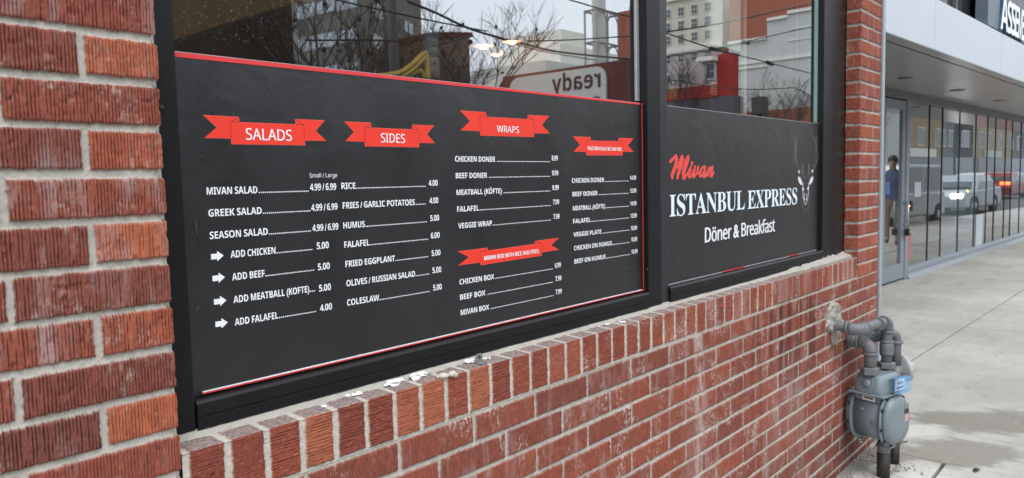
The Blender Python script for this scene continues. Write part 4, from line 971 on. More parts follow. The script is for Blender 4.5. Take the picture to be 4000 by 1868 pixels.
for px, py in ((3537, 302), (3740, 352), (3905, 392)):
    X = on_z(px, py, zb - .006); s, off = float((X - N_O) @ N_U), float((X - N_O) @ N_N)
    mb = MB(); mb.lathe([(.085, -.002), (.085, .008), (.070, .008), (.070, -.002)], (s, off, zb - .014), (0, 0, 1), 24); d = mb.build("downlight", ALU, nb)
    mb = MB(); mb.lathe([(.066, 0), (.066, .004)], (s, off, zb - .011), (0, 0, 1), 24, 0, False); mb.build("diffuser", paint("dark lamp lens", (.08, .08, .08), .2), d)
mb = MB(); mb.box((-5.75, -.06, 2.400), (e1, .05, zb - .007)); tag(mb.build("header_rail", NALU2, nb, bevel=.003), "grey header over the glazing")
# door
mb = MB(); mb.box((.800, -.055, .0), (.925, .06, 2.399)); mb.box((-.225, -.055, .0), (-.125, .06, 2.399)); mb.build("door_frame", NALU, nb, bevel=.004)
door = MB(); door.box((.660, -.045, .03), (.792, .0, 2.385)); door.box((-.118, -.045, .03), (.02, .0, 2.385)); door.box((.02, -.045, 2.265), (.66, .0, 2.385)); door.box((.02, -.045, .03), (.66, .0, .235)); door = door.build("door", NALU, nb, bevel=.004)
mb = MB(); mb.quad((.02, -.022, .235), (.66, -.022, .235), (.66, -.022, 2.265), (.02, -.022, 2.265)); mb.build("door_pane", NG, door, fix=False)
mb = MB(); mb.tube([(.735, -.045, 1.035), (.735, -.10, 1.035), (.735, -.10, 1.033)], .014, 10); mb.tube([(.735, -.045, .745), (.735, -.10, .745)], .014, 10); mb.tube([(.735, -.10, .725), (.735, -.10, 1.055)], .016, 12); mb.build("handle", paint("brushed steel handle", (.5, .52, .55), .3, metal=.7), door)
mb = MB(); mb.lathe([(.014, 0), (.014, .008), (.008, .012)], (.728, -.045, .90), (0, -1, 0), 12); mb.build("lock_cylinder", ALU, door)
ks = [.930, 1.053, 1.959, 2.607, 3.548, 4.539, 5.34, 5.921, 6.727, 7.267, 8.072, 8.9, 9.6, 10.6, 11.5, 12.4, 13.3]
rng = random.Random(21)
for i, (a, b) in enumerate(zip(ks[:-1], ks[1:])):
    r = rng.uniform(-.0022, .0022); cx = (a + b) / 2; q = rng.uniform(-.0014, .0014)
    mb = MB(); n = 6; vs = []
    for j in range(n + 1):
        x = a + .008 + (b - a - .016) * j / n; vs += [(x, r * (x - cx) * 1 - q, .150), (x, r * (x - cx) + q, 2.399)]
    mb.add(vs, [(2 * j, 2 * j + 2, 2 * j + 3, 2 * j + 1) for j in range(n)], 0, True)
    mb.build("window_pane", NGB if i in (3, 4, 9, 10) else NG, nb, fix=False)
    mb = MB(); mb.box((b - .007, -.010, .150), (b + .007, .016, 2.399)); mb.build("glazing_seal", SEAL, nb)
mb = MB(); mb.quad((-5.7, 0, .15), (-.23, 0, .15), (-.23, 0, 2.399), (-5.7, 0, 2.399)); mb.build("window_pane", NG, nb, fix=False)
mb = MB(); mb.prism([(-.06, .062), (.06, .062), (.06, .150), (-.02, .150), (-.06, .120)], .926, ks[-1], 'x'); mb.prism([(-.06, .062), (.06, .062), (.06, .150), (-.02, .150), (-.06, .120)], -5.7, -.226, 'x'); mb.build("bottom_rail", NALU, nb, bevel=.003)
x = .90; rng = random.Random(4)
while x < ks[-1]:
    L = rng.uniform(1.1, 1.9); mb = MB(); t = rng.uniform(-.008, .008)
    mb.prism([(-.085 + t, .0), (.05, .0), (.05, .0615), (-.061, .0615)], x + .003, x + L - .003, 'x'); mb.build("base_flashing", paint("base flashing", (.30, .33, .36), .45, metal=.3, var=.15, scale=12) if "base flashing" not in bpy.data.materials else bpy.data.materials["base flashing"], nb, bevel=.003); x += L
# lobby behind the glass
mb = MB(); mb.quad((-5.7, .061, .02), (14, .061, .02), (14, 6, .02), (-5.7, 6, .02)); mb.build("lobby_floor", paint("lobby floor", (.30, .28, .24), .4), nb)
mb = MB(); mb.box((-5.6, 5.0, .02), (14, 5.1, 2.6)); mb.box((13.4, .06, .02), (13.5, 5, 2.6)); mb.box((-5.75, .07, .02), (-5.65, 5, 2.6)); mb.build("lobby_wall", paint("lobby wall", (.30, .25, .19), .8), nb)
mb = MB(); mb.box((-5.75, .03, 2.56), (14, 5.1, 2.64)); mb.build("lobby_ceiling", paint("lobby ceiling", (.4, .4, .38), .8), nb)
mb = MB()
for s in (2.2, 5.0, 7.6, 10.5): mb.box((s, 1.6, .021), (s + .35, 1.95, 2.555))
mb.build("lobby_column", paint("timber column", (.24, .15, .085), .6, var=.3), nb)
mb = MB(); mb.box((-5.75, -.35, zt_ + .021), (e1, 5.2, zt_ + .05)); mb.build("roof_ledge", SEAL, nb)
# upper storey
UO = FO + .16
UG = paint("dark green grey glass panel", (.030, .040, .038), .12, var=.2)
mb = MB(); mb.box((e0, UO + .03, zt_ + .03), (e1, 5.2, 6.4)); mb.build("upper_wall", UG, nb)
mb = MB()
for k in range(24): mb.box((e0 + 1.06 * k, UO - .01, zt_ + .03), (e0 + 1.06 * k + .045, UO + .028, 6.4))
for zz in (zt_ + .55, zt_ + .62, zt_ + 1.8): mb.box((e0, UO - .03, zz), (e1, UO - .012, zz + .05))
mb.build("upper_mullions", NALU2, nb, bevel=.003)
gx0, gx1 = on_n(3864, 60, FO)[0], on_n(3909, 80, FO)[0]
mb = MB(); mb.box((gx0, FO + .01, zt_ + .021), (gx1 - .004, UO - .032, zt_ + .95)); tag(mb.build("sign_end_panel", paint("blue grey panel", (.13, .165, .205), .45), nb, bevel=.003), "blue grey panel at the end of the letter sign")
mb = MB(); mb.box((gx0 - 1.0, UO - .06, zt_ + .62), (gx0 - .02, UO - .032, zt_ + 1.6)); mb.build("louvre_panel", paint("black louvre", (.012, .012, .012), .6), nb)
# letter sign
ls = thing("letter_sign", "dark sign panel with tall white raised letters above the metal fascia", "sign", tuple(N_O + N_U * gx1 + N_N * FO + np.array([0, 0, zt_])), N_TH, local=True)
SO = 0.0
mb = MB(); mb.box((.0, .012, .022), (4.2, .10, .95)); mb.build("backing_panel", paint("dark blue sign panel", (.012, .026, .048), .35), ls, bevel=.003)
zb_l = on_n(3906, 124, FO)[1] - zt_ + .0; zt_l = on_n(3918, -3, FO)[1] - zt_
pxs = [(3905, 3936), (3930, 3951), (3946, 3965), (3961, 3976), (3974, 3991), (3988, 4003)]
WL = paint("white letter face", (.85, .87, .88), .35, var=.02); LR = paint("blue letter return", (.02, .10, .18), .4)
for ch, (a, b) in zip("ASSEMB", pxs):
    s0, s1 = on_n(a, 90, FO)[0] - gx1, on_n(b, 110, FO)[0] - gx1 - .03
    V, Fc = text_flat(ch, 'b'); cap = max(.35, zt_l - max(zb_l, .03)); zb0 = .035
    mb = MB(); n = len(V)
    front = [(s0 + p[0] * (s1 - s0), -.012, zb0 + p[1] * cap) for p in V]
    mb.add(front, Fc, 0); L = mb.build("letter", WL, ls, fix=False)
    cnt = {}
    for f in Fc:
        for i in range(len(f)):
            e = (f[i], f[(i + 1) % len(f)]); cnt[tuple(sorted(e))] = cnt.get(tuple(sorted(e)), []) + [e]
    mb = MB()
    for e, l in cnt.items():
        if len(l) == 1:
            i, j = l[0]; A, B = front[i], front[j]; mb.quad(A, B, (B[0], .0115, B[2]), (A[0], .0115, A[2]))
    mb.build("letter_return", LR, L, fix=False)
# things on the door and glass
t = thing("lock_box", "black key lock box with yellow label hanging from the glass door handle", "lock box", tuple(N_O + N_U * .735 + N_N * -.10 + np.array([0, 0, .66])), N_TH, local=True)
mb = MB(); mb.box((-.042, -.030, -.055), (.042, .028, .035)); mb.build("case", paint("black rubber case", (.012, .012, .012), .5), t, bevel=.01, seg=3)
mb = MB(); mb.tube([(-.02, .0, .03), (-.02, 0, .075), (0, 0, .09), (.02, 0, .075), (.02, 0, .03)], .005, 8); mb.build("shackle", STEEL, t)
mb = MB(); mb.box((-.018, -.0325, -.012), (.022, -.0305, .014)); mb.build("label_plate", paint("yellow label", (.70, .48, .06), .4), t)
t = thing("card_reader", "black card reader box with a small amber light beside the door", "card reader", tuple(N_O + N_U * .99 + np.array([0, 0, .99])), N_TH, local=True)
mb = MB(); mb.box((-.035, -.075, -.068), (.05, -.006, .068)); mb.build("case", paint("black reader case", (.006, .006, .006), .45), t, bevel=.006)
mb = MB(); mb.ball((-.036, -.055, .0), (.004, .010, .010), 8); mb.build("indicator_light", glow("amber light", (1, .38, .05), 2.5), t)
def sticker(name, lab, px0, py0, px1, py1, mat, cat="sticker", off=-.004):
    a, b = on_n(px0, py0, off), on_n(px1, py1, off); mb = MB(); mb.box((a[0], off, min(a[1], b[1])), (b[0], off + .002, max(a[1], b[1])))
    o = mb.build(name, mat); o.location = tuple(N_O); o.rotation_euler = (0, 0, N_TH); tag(o, lab, cat); return o
sticker("window_notice", "red and white notice stuck low on the storefront glass by the door", 3538, 920, 3558, 1012, paint("faded red notice", (.42, .16, .15), .5, var=.2, scale=20), "notice")
sticker("paper_notice", "white paper sheet taped on the storefront glass right of the door", 3573, 712, 3597, 768, paint("paper sheet", (.50, .52, .58), .7), "notice")
sticker("tall_poster", "tall pale poster standing against the storefront glass near ground", 3813, 840, 3836, 962, paint("pale poster", (.50, .55, .58), .5, var=.2, scale=14), "poster", -.006)
sticker("door_sticker", "blue and yellow sticker on the glass storefront door", 3460, 712, 3475, 757, paint("blue sticker", (.05, .16, .42), .4, var=.2, scale=30), "sticker", -.026)
# ------------------------------------------------------------------ the far side of the street, seen mirrored in the glass
WINP = paint("far window glass", (.10, .12, .14), .12, var=.3, scale=.5)
WINB = paint("far window with blind", (.42, .47, .50), .3, var=.25, scale=.6)
def wall_mat(name, a, b, brick=False, sc=3.0):
    m = NT(name); n = m.noise(.35, detail=5); c = m.mix(n, a, b)
    c = m.mix(m.math('MULTIPLY', m.step(m.noise(1.5, m.coord((1, 1, .25)), detail=4), .5, .75), .3), c, tuple(x * .6 for x in a))
    return m.set(color=c, rough=.85, spec=.3)
CREAM = wall_mat("cream render", (.68, .63, .53), (.76, .71, .60)); PINK = wall_mat("mauve grey render", (.50, .43, .42), (.57, .49, .47))
LGREY = wall_mat("light grey render", (.55, .57, .54), (.63, .65, .61)); TRIM = wall_mat("white coping", (.78, .76, .69), (.84, .82, .75))
RBRICK = wall_mat("red brown brick", (.32, .11, .07), (.39, .14, .09)); TOWER = wall_mat("grey brown concrete", (.15, .145, .125), (.20, .19, .165))
BROWN = wall_mat("brown brick", (.16, .115, .085), (.20, .145, .105)); REDP = wall_mat("red wall panel", (.33, .035, .03), (.40, .045, .035))
TAN = wall_mat("tan brick", (.33, .25, .17), (.40, .31, .21)); GREY = wall_mat("mid grey wall", (.17, .17, .165), (.22, .22, .21)); DGREY = wall_mat("dark grey cladding", (.07, .072, .075), (.09, .09, .095))
BEIGE = wall_mat("beige stone", (.38, .32, .23), (.46, .40, .30)); DBRICK = wall_mat("dark brown facade", (.035, .024, .018), (.05, .034, .025))
SLATE = wall_mat("slate purple band", (.11, .10, .12), (.14, .125, .145)); ROSE = wall_mat("maroon wall", (.115, .04, .036), (.15, .05, .044))
def bld(name, label, pts, h, wall, loc=None, cat="building", group=None):
    """pts: plan polygon; returns the Empty and builds its wall."""
    cx = sum(p[0] for p in pts) / len(pts); cy = sum(p[1] for p in pts) / len(pts)
    t = thing(name, label, cat, (cx, cy, -.16), 0, group); mb = MB(); mb.prism(pts, -.16, h, 'z'); mb.build("wall", wall, t); return t
def win_x(t, x, y0, y1, z0, z1, pane=WINP, trim=TRIM, n=2):
    mb = MB(); mb.box((x - .06, y0, z0), (x + .05, y1, z1)); fr = mb.build("window", trim, t); d = (y1 - y0)
    mb = MB(); 
    for k in range(n):
        a = y0 + d * (k + .06) / n; b = y0 + d * (k + .94) / n; mb.box((x - .075, a, z0 + .08), (x - .062, b, (z0 + z1) / 2 - .03)); mb.box((x - .075, a, (z0 + z1) / 2 + .03), (x - .062, b, z1 - .08))
    mb.build("pane", pane, fr); return fr
def win_y(t, y, x0, x1, z0, z1, pane=WINP, trim=TRIM, n=2):
    mb = MB(); mb.box((x0, y - .05, z0), (x1, y + .06, z1)); fr = mb.build("window", trim, t); d = x1 - x0; mb = MB()
    for k in range(n): mb.box((x0 + d * (k + .06) / n, y + .062, z0 + .08), (x0 + d * (k + .94) / n, y + .075, z1 - .08))
    mb.build("pane", pane, fr); return fr
R = lambda a, b: [(a[0], a[1]), (b[0], a[1]), (b[0], b[1]), (a[0], b[1])]
# light grey building with stepped parapet
t = thing("grey_commercial_building", "long light grey building with stepped white copings across the street", "building", (59, -23, -.16))
mb = MB(); mb.prism([(-18.3, -.16), (-18.3, 13.15), (-20.23, 13.15), (-20.23, 12.87), (-21.75, 12.87), (-21.75, 11.55), (-24.8, 11.55), (-24.8, -.16)], 55, 66, 'x'); mb.build("wall", LGREY, t)
mb = MB()
for y0, y1, zz in ((-18.25, -20.2, 13.16), (-20.25, -21.72, 12.88), (-21.78, -24.85, 11.56)): mb.box((54.85, y0, zz), (66.1, y1, zz + .22))
for y0, y1, zz in ((-18.25, -24.8, 9.9),): mb.box((54.9, y0, zz), (54.998, y1, zz + .2))
mb.box((54.9, -21.7, 9.55), (54.998, -24.6, 9.68)); mb.box((54.94, -18.3, 12.0), (54.998, -20, 12.05)); mb.box((54.94, -18.3, 11.2), (54.998, -20.2, 11.25))
mb.build("coping", TRIM, t)
mb = MB(); mb.box((54.93, -18.3, -.15), (54.996, -24.8, 6.3)); mb.build("base_band", RBRICK, t)
bld("brick_tower_block", "tall red brown brick block rising behind the light grey building", R((70, -24), (84, -31.8)), 19.8, RBRICK)
# cream hotel
t = bld("cream_hotel", "cream apartment block with a grid of sash windows across the street", R((72, -44.2), (88, -33.5)), 20.0, CREAM)
mb = MB(); mb.prism(R((71.94, -44.2), (71.99, -33.5)), -.15, 14.5, 'z'); mb.build("lower_wall", PINK, t)
mb = MB(); mb.box((71.8, -44.2, 14.55), (71.99, -33.45, 15.15)); mb.box((71.7, -44.4, 20.01), (88.2, -33.3, 20.35)); mb.build("coping", TRIM, t)
for y in (-35.0, -36.55, -38.1, -39.7, -41.3, -43):
    for z_ in (18.3, 16.9, 15.5, 13.5, 11.4, 9.3): win_x(t, 71.93, y - .33, y + .33, z_, z_ + 1.0)
# red fronted shop
t = bld("red_shop", "low red and mauve shop with a white canopy below the light grey building", R((48, -27), (49.6, -21.15)), 6.9, SLATE)
mb = MB(); mb.box((48.05, -22.35, 6.905), (48.9, -21.2, 9.75)); mb.build("sign_tower", REDP, t)
mb = MB(); mb.box((47.9, -27, 6.905), (49.4, -22.36, 7.75)); mb.build("red_band", REDP, t)
mb = MB(); mb.box((48.06, -24.6, 7.76), (49.4, -22.4, 9.3)); mb.build("upper_wall", PINK, t)
mb = MB(); mb.box((47.2, -23.5, 9.31), (49.4, -22.3, 9.6)); mb.build("canopy", TRIM, t)
win_x(t, 48.0, -23.15, -22.5, 8.1, 9.25, WINP, TRIM, 1)
mb = MB(); mb.box((47.9, -24.8, 3.0), (47.99, -21.2, 5.4)); mb.build("shop_front", BEIGE, t)
# brick warehouse, billboard wall
bld("brick_warehouse", "red brown brick warehouse end wall beside the lattice tower", R((60, -38.15), (61.8, -36.0)), 16.95, RBRICK)
t = bld("sign_wall", "low maroon wall across the street carrying a white round cornered sign", R((25.22, -21.7), (26.2, -14.6)), 6.16, ROSE, cat="wall")
t = thing("wall_sign", "white round cornered sign with purple lettering on the low maroon wall", "sign", (25.2, -18.6, 4.5))
def rounded(y0, y1, z0, z1, r):
    o = []
    for cy, cz, a0 in ((y1 - r, z1 - r, 0), (y0 + r, z1 - r, 90), (y0 + r, z0 + r, 180), (y1 - r, z0 + r, 270)):
        for k in range(6): a = math.radians(a0 + 18 * k); o.append((cy + r * math.cos(a), cz + r * math.sin(a)))
    return o
mb = MB(); mb.prism(rounded(-21.2, -16.0, 3.2, 6.02, .5), 25.10, 25.21, 'x'); mb.build("sign_face", paint("white sign face", (.62, .62, .57), .4, var=.04), t)
PURP = paint("purple letters", (.045, .012, .03), .5)
def sign_text(s, y_left, y_right, z, cap, extra=0):
    V, Fc = text_flat(s, 'b', .0); mb = MB(); mb.add([(25.085, y_left + p[0] * (y_right - y_left), z + p[1] * cap) for p in V], Fc); mb.build("lettering", PURP, t, fix=False)
sign_text("ready", -16.25, -18.75, 5.18, .72); sign_text("settl", -16.25, -18.6, 4.26, .72)
# towers far left
def rotbox(name, label, corner, a_dir, la, lb, h, mat):
    ax = (math.cos(a_dir), math.sin(a_dir)); bx = (math.cos(a_dir - math.pi / 2), math.sin(a_dir - math.pi / 2))
    P0 = corner; P1 = (corner[0] + ax[0] * la, corner[1] + ax[1] * la); P2 = (P1[0] + bx[0] * lb, P1[1] + bx[1] * lb); P3 = (corner[0] + bx[0] * lb, corner[1] + bx[1] * lb)
    return bld(name, label, [P0, P1, P2, P3], h, mat), ax, bx
c0 = across(1400, 60, y=-45); cA = across(1645, 60, y=-52); cB = across(1160, 60, y=-52)
def face_windows(t, A, B, rows, cols, wh, ww, z0, dz, mat):
    d = np.array([B[0] - A[0], B[1] - A[1]]); L = np.hypot(*d); d = d / L; n = np.array([-d[1], d[0]])
    if n[1] < 0: n = -n
    for r in range(rows):
        for c in range(cols):
            if (r * 5 + c * 3) % 11 == 7: continue
            cx = L * (c + .5) / cols; mb = MB(); mb2 = MB(); z_ = z0 + r * dz
            q = [np.array(A[:2]) + d * (cx + e * ww / 2) + n * .04 for e in (-1, 1)]
            mb.quad((q[0][0], q[0][1], z_), (q[1][0], q[1][1], z_), (q[1][0], q[1][1], z_ + wh), (q[0][0], q[0][1], z_ + wh)); fr = mb.build("window", WINB if (r + c) % 3 else WINP, t, fix=False)
            for k in (0, 1):
                u0, u1 = q[0] + (q[1] - q[0]) * (.5 * k + .04) + n * .03, q[0] + (q[1] - q[0]) * (.5 * k + .36 + .1 * k) + n * .03
                mb2.quad((u0[0], u0[1], z_ + .1), (u1[0], u1[1], z_ + .1), (u1[0], u1[1], z_ + wh - .1), (u0[0], u0[1], z_ + wh - .1))
            mb2.build("pane", paint("pale blind", (.50, .56, .60), .3, var=.2, scale=.7) if "pale blind" not in bpy.data.materials else bpy.data.materials["pale blind"], fr, fix=False)
t = bld("grey_tower_block", "dark grey apartment tower with rows of paired pale windows", [(c0[0], c0[1]), (cA[0], cA[1]), ((cA[0] + cB[0]) / 2, cA[1] - 14), (cB[0], cB[1])], 19.5, TOWER)
face_windows(t, c0, cA, 4, 2, 1.1, 2.2, 9.6, 2.55, WINB); face_windows(t, cB, c0, 4, 3, 1.1, 2.2, 9.6, 2.55, WINB)
t = bld("dark_corner_building", "dark brown building across the street at far left of the reflections", R((-14, -32), (across(1140, 60, y=-22)[0], -22)), 8.2, DBRICK)
a, b = across(1688, 120, y=-42), across(1832, 140, y=-40)
t = bld("brown_apartment_block", "brown brick apartment block behind the bare tree", [(a[0], a[1]), (b[0], b[1]), (b[0] + 1, b[1] - 14), (a[0], a[1] - 14)], 12.6, BROWN)
mb = MB(); mb.prism([(a[0] - .2, a[1] + .2), (b[0] + .2, b[1] + .2), (b[0] + 1.2, b[1] - 14), (a[0] - .2, a[1] - 14)], 12.62, 13.0, 'z'); mb.build("roof_edge", ROSE, t)
t = bld("pale_office_block", "pale distant office block with rooftop plant room", R((114, -110), (150, -90)), 24.5, LGREY)
mb = MB(); mb.prism(R((120, -108), (142, -91)), 24.6, 28.5, 'z'); mb.prism(R((123, -106), (131, -93)), 28.6, 32, 'z'); mb.build("rooftop_plant", TRIM, t)
t = bld("low_tan_building", "low tan building below the pale office block", R((62, -70), (90, -60)), 12.5, TAN)
t = bld("low_grey_building", "low grey flat roofed building beyond the bare trees", R((46, -62), (60, -55)), 11.5, GREY)
mb = MB()
H_ = 14; vs = []
for i in range(25):
    for j in range(9): vs.append((20 + i * 5, -120 + j * 6, -.5 + max(0, (1 - ((i - 12) / 12.5) ** 2)) * max(0, 1 - ((j - 3) / 5.2) ** 2) * 17 + vnoise(i * 1.7, j * 1.3, 3) * 2))
mb.add(vs, [(i * 9 + j, i * 9 + j + 1, (i + 1) * 9 + j + 1, (i + 1) * 9 + j) for i in range(24) for j in range(8)], 0, True)
tag(mb.build("hill", paint("bare brown woods", (.10, .085, .065), .95, var=.5, scale=.6)), kind="structure")
# lattice tower with a column
t = thing("lattice_tower", "white lattice steel tower with a round concrete column", "tower", (90.6, -60.5, -.16))
mb = MB(); x0, x1, y0, y1 = 87.9, 93.5, -60, -62
for x in (x0, (x0 + x1) / 2, x1):
    for y in (y0, y1): mb.tube([(x, y, -.16), (x, y, 25.2)], .16, 6)
for z_ in (12.0, 16.4, 20.7, 25.1):
    for y in (y0, y1): mb.tube([(x0, y, z_), (x1, y, z_)], .16, 6)
    for x in (x0, x1): mb.tube([(x, y0, z_), (x, y1, z_)], .16, 6)
for za, zc in ((16.4, 20.7), (20.7, 25.1)):
    for xa, xb in ((x0, (x0 + x1) / 2), ((x0 + x1) / 2, x1)): mb.tube([(xa, y0, zc - 1.4), (xa + 1.0, y0, zc)], .1, 5); mb.tube([(xb, y0, zc - 1.4), (xb - 1.0, y0, zc)], .1, 5)
mb.build("frame", paint("grey steel", (.25, .25, .25), .6), t)
mb = MB(); mb.tube([(90.0, -61, -.16), (90.0, -61, 40)], 1.0, 18); mb.build("column", wall_mat("pale column", (.45, .45, .44), (.52, .52, .50)), t)
# shops farther along, mirrored in the storefront
def shop_row(name, label, x0, x1, h, mat, floors, cols, pane=WINP, sign=None):
    t = bld(name, label, R((x0, -31), (x1, -19)), h, mat); w = (x1 - x0)
    for f in range(floors):
        for c in range(cols):
            cx = x0 + w * (c + .5) / cols; win_y(t, -19, cx - w / cols * .22, cx + w / cols * .22, 3.7 + f * 2.6, 5.3 + f * 2.6, pane)
    mb = MB(); mb.box((x0 + .3, -18.96, .4), (x1 - .3, -18.9, 2.7)); mb.build("shop_window", WINP, t)
    if sign:
        mb = MB(); mb.box((x0 + w * .15, -18.95, 2.72), (x0 + w * .75, -18.75, 3.45)); mb.build("fascia_board", sign, t)
    mb = MB(); mb.box((x0 + .01, -18.8, h + .01), (x1 - .01, -31.2, h + .35)); mb.build("coping", TRIM, t)
    return t
shop_row("tan_brick_shop", "tan brick shop with a white signboard mirrored in the storefront", 66.2, 75.6, 7.2, TAN, 1, 3, WINP, TRIM)
shop_row("grey_brick_shop", "mid grey shop with tall narrow windows mirrored in the storefront", 75.7, 79.6, 6.9, GREY, 1, 2)
shop_row("dark_clad_shop", "dark grey clad shop mirrored in the storefront", 79.7, 84.5, 6.7, DGREY, 1, 1)
shop_row("beige_stone_shop", "beige stone shop with pale pilasters mirrored in the storefront", 84.6, 97.5, 9, BEIGE, 2, 6, WINP, LGREY)
shop_row("long_grey_shop", "long grey shop at the far end of the opposite row", 97.6, 125, 8, GREY, 1, 9)
shop_row("red_brick_shop", "red brick shop between the cream hotel and tan shop", 66.2 - .0, 66.21, 1, RBRICK, 0, 1) if False else None

# bare trees
BARK = paint("wet bark", (.075, .062, .052), .9, var=.35, scale=3); TWIG = paint("dark seed clusters", (.045, .022, .018), .9)
def bare_tree(label, x, y, h, spread, seed, levels=5, seedheads=30):
    rng = random.Random(seed); t = thing("bare_tree", label, "tree", (x, y, -.16), 0, "bare trees across the street"); tr, cr, ends = MB(), MB(), []
    def grow(p, d, L, r, lv):
        pts = [p]; q = Vector(p); dd = Vector(d)
        for k in range(3):
            dd = (dd + Vector((rng.uniform(-1, 1), rng.uniform(-1, 1), rng.uniform(-.35, .7))) * .16).normalized(); q = q + dd * (L / 3); pts.append(tuple(q))
        (tr if lv <= 1 else cr).tube(pts, [r, r * .85, r * .7, r * .55], 6 if lv < 2 else 4 if lv < 3 else 3, 0, False)
        if lv >= levels: ends.append(q); return
        for k in range(rng.choice((3, 4, 4)) if lv < levels - 1 else rng.choice((4, 5, 6))):
            a = rng.uniform(0, 6.28); s_ = rng.uniform(.35, .95) * spread; side = Vector((math.cos(a), math.sin(a), rng.uniform(-.1, .5)))
            st = Vector(pts[rng.choice((2, 3, 3))]); grow(tuple(st), (dd + side * s_).normalized(), L * rng.uniform(.58, .84), r * .57, lv + 1)
    grow((x, y, -.16), (0, 0, 1), h * .34, h * .0135, 0)
    tr.build("trunk", BARK, t, fix=False); cr.build("crown", BARK, t, fix=False); mb = MB()
    for k in range(seedheads):
        e = rng.choice(ends); mb.ball((e[0], e[1], e[2]), (rng.uniform(.04, .13), rng.uniform(.04, .13), rng.uniform(.05, .16)), 5)
    if seedheads: mb.build("seed_clusters", TWIG, t, fix=False)
    return t
p = across(1865, 330, y=-30); bare_tree("broad bare tree standing against the sky in the reflections", p[0], -30, 12.6, .95, 3, 5, 26)
for i, (px, y, h, lab) in enumerate(((1230, -22, 9.5, "dark bare tree nearest the dark brown corner building"), (1380, -25, 11, "tall dark bare tree in front of the grey tower"), (1560, -24, 9.0, "dark bare tree beside the utility pole"), (1700, -33, 11.2, "bare tree in front of the brown apartment block"))):
    p = across(px, 250, y=y); bare_tree(lab, p[0], y, h, 1.0, 10 + i, 5, 10)
p = across(3010, 430, x=50); bare_tree("low bushy bare tree below the light grey building", p[0], p[1] + 1.5, 8.0, 1.1, 31, 5, 0)
p = across(3140, 430, x=47); bare_tree("low bare tree near the right window edge in the reflections", p[0], p[1] + 1, 7.6, 1.1, 32, 5, 0)
p = across(2630, 330, x=46); bare_tree("slim bare tree in front of the cream hotel", p[0], p[1], 9.5, .8, 33, 5, 0)
# poles and wires
POLE = paint("weathered pole", (.06, .058, .058), .8, var=.3)
def pole(label, px, h, y=-16, arm=True):
    p = across(px, 300, y=y); t = thing("utility_pole", label, "utility pole", (p[0], y, 0), 0, "utility poles across the street")
    mb = MB(); mb.tube([(p[0], y, -.1), (p[0], y, h)], [.17, .12], 10); mb.build("post", POLE, t)
    if arm:
        mb = MB(); mb.box((p[0] - 1.1, y - .06, h - .55), (p[0] + 1.1, y + .06, h - .40))
        mb.build("crossarm", POLE, t)
        mb = MB()
        for k in (-1, -.4, .4, 1): mb.lathe([(.05, 0), (.07, .06), (.04, .14)], (p[0] + k, y, h - .40), (0, 0, 1), 8)
        mb.build("insulators", paint("brown insulator", (.10, .05, .03), .3), t)
    return p
pole("dark utility pole in front of the grey tower", 1541, 9.0); pole("utility pole with a box top right of the red shop", 2968, 5.4, -14.9, False)
p = across(2968, 360, y=-14.9); mb = MB(); mb.box((p[0] - .35, -15.2, 4.6), (p[0] + .35, -14.6, 5.5)); tag(mb.build("transformer_box", POLE, bevel=.03), "grey box mounted on top of the right utility pole", "transformer")
WIRE = paint("black cable", (.02, .02, .02), .6)
def wire(label, pts, r=.022, y=-13.5):
    w = [across(a, b, y=y) for a, b in pts]; c = catmull([tuple(q) for q in w], 8) if len(w) > 2 else [np.array(w[0]) + (np.array(w[1]) - np.array(w[0])) * k / 16 - np.array([0, 0, .25 * math.sin(math.pi * k / 16)]) for k in range(17)]
    mb = MB(); mb.tube([tuple(q) for q in c], r, 5, 0, True); o = mb.build("overhead_wire", WIRE, fix=False); tag(o, label, "wire", "overhead wires across the street")
wire("thick cable sagging from the left utility pole across the sky", [(1590, 5), (1700, 50), (1850, 118), (2060, 175), (2200, 205), (2470, 232)], .035)
wire("pair of thin cables crossing the grey tower", [(1310, 0), (1540, 50), (1700, 85), (1900, 122)], .022)
wire("cable drooping below the tower windows", [(1190, 158), (1540, 160), (1630, 190), (1720, 172), (1850, 140)], .022)
wire("level cable across the pale office block", [(2060, 161), (2250, 155), (2480, 140)], .024)
wire("high diagonal cable above the lattice tower", [(2220, -2), (2380, 45), (2480, 70)], .026)
wire("low thin cable over the white sign", [(1900, 135), (2100, 196), (2330, 236)], .016)
wire("upper cable across the cream hotel and brick block", [(2600, 125), (2780, 98), (2900, 74), (3180, 12)], .032)
wire("trolley cable rising right past the hanging clamp", [(2600, 222), (2780, 195), (2920, 162), (3180, 102)], .026)
wire("cable falling right across the light grey wall", [(2602, 130), (2790, 192), (2950, 232), (3180, 290)], .028)
wire("lower cable into the right utility pole", [(2880, 347), (2960, 350), (3060, 346), (3110, 346), (3180, 385)], .024)
wire("thin cable in front of the red shop", [(2600, 310), (2760, 335), (2900, 350)], .018)
wire("steep cable dropping at the right window edge", [(3180, 292), (3130, 345), (3080, 430)], .022)
for a, b in (((2905, 165), (2925, 168)), ((2775, 190), (2812, 196)), ((2995, 243), (3018, 252))):
    p, q = across(*a, y=-13.5), across(*b, y=-13.5); mb = MB(); mb.tube([p, q], .09, 8); tag(mb.build("cable_clamp", WIRE), "dark clamp hanging on the trolley cables" , "clamp", "clamps on the trolley cables")

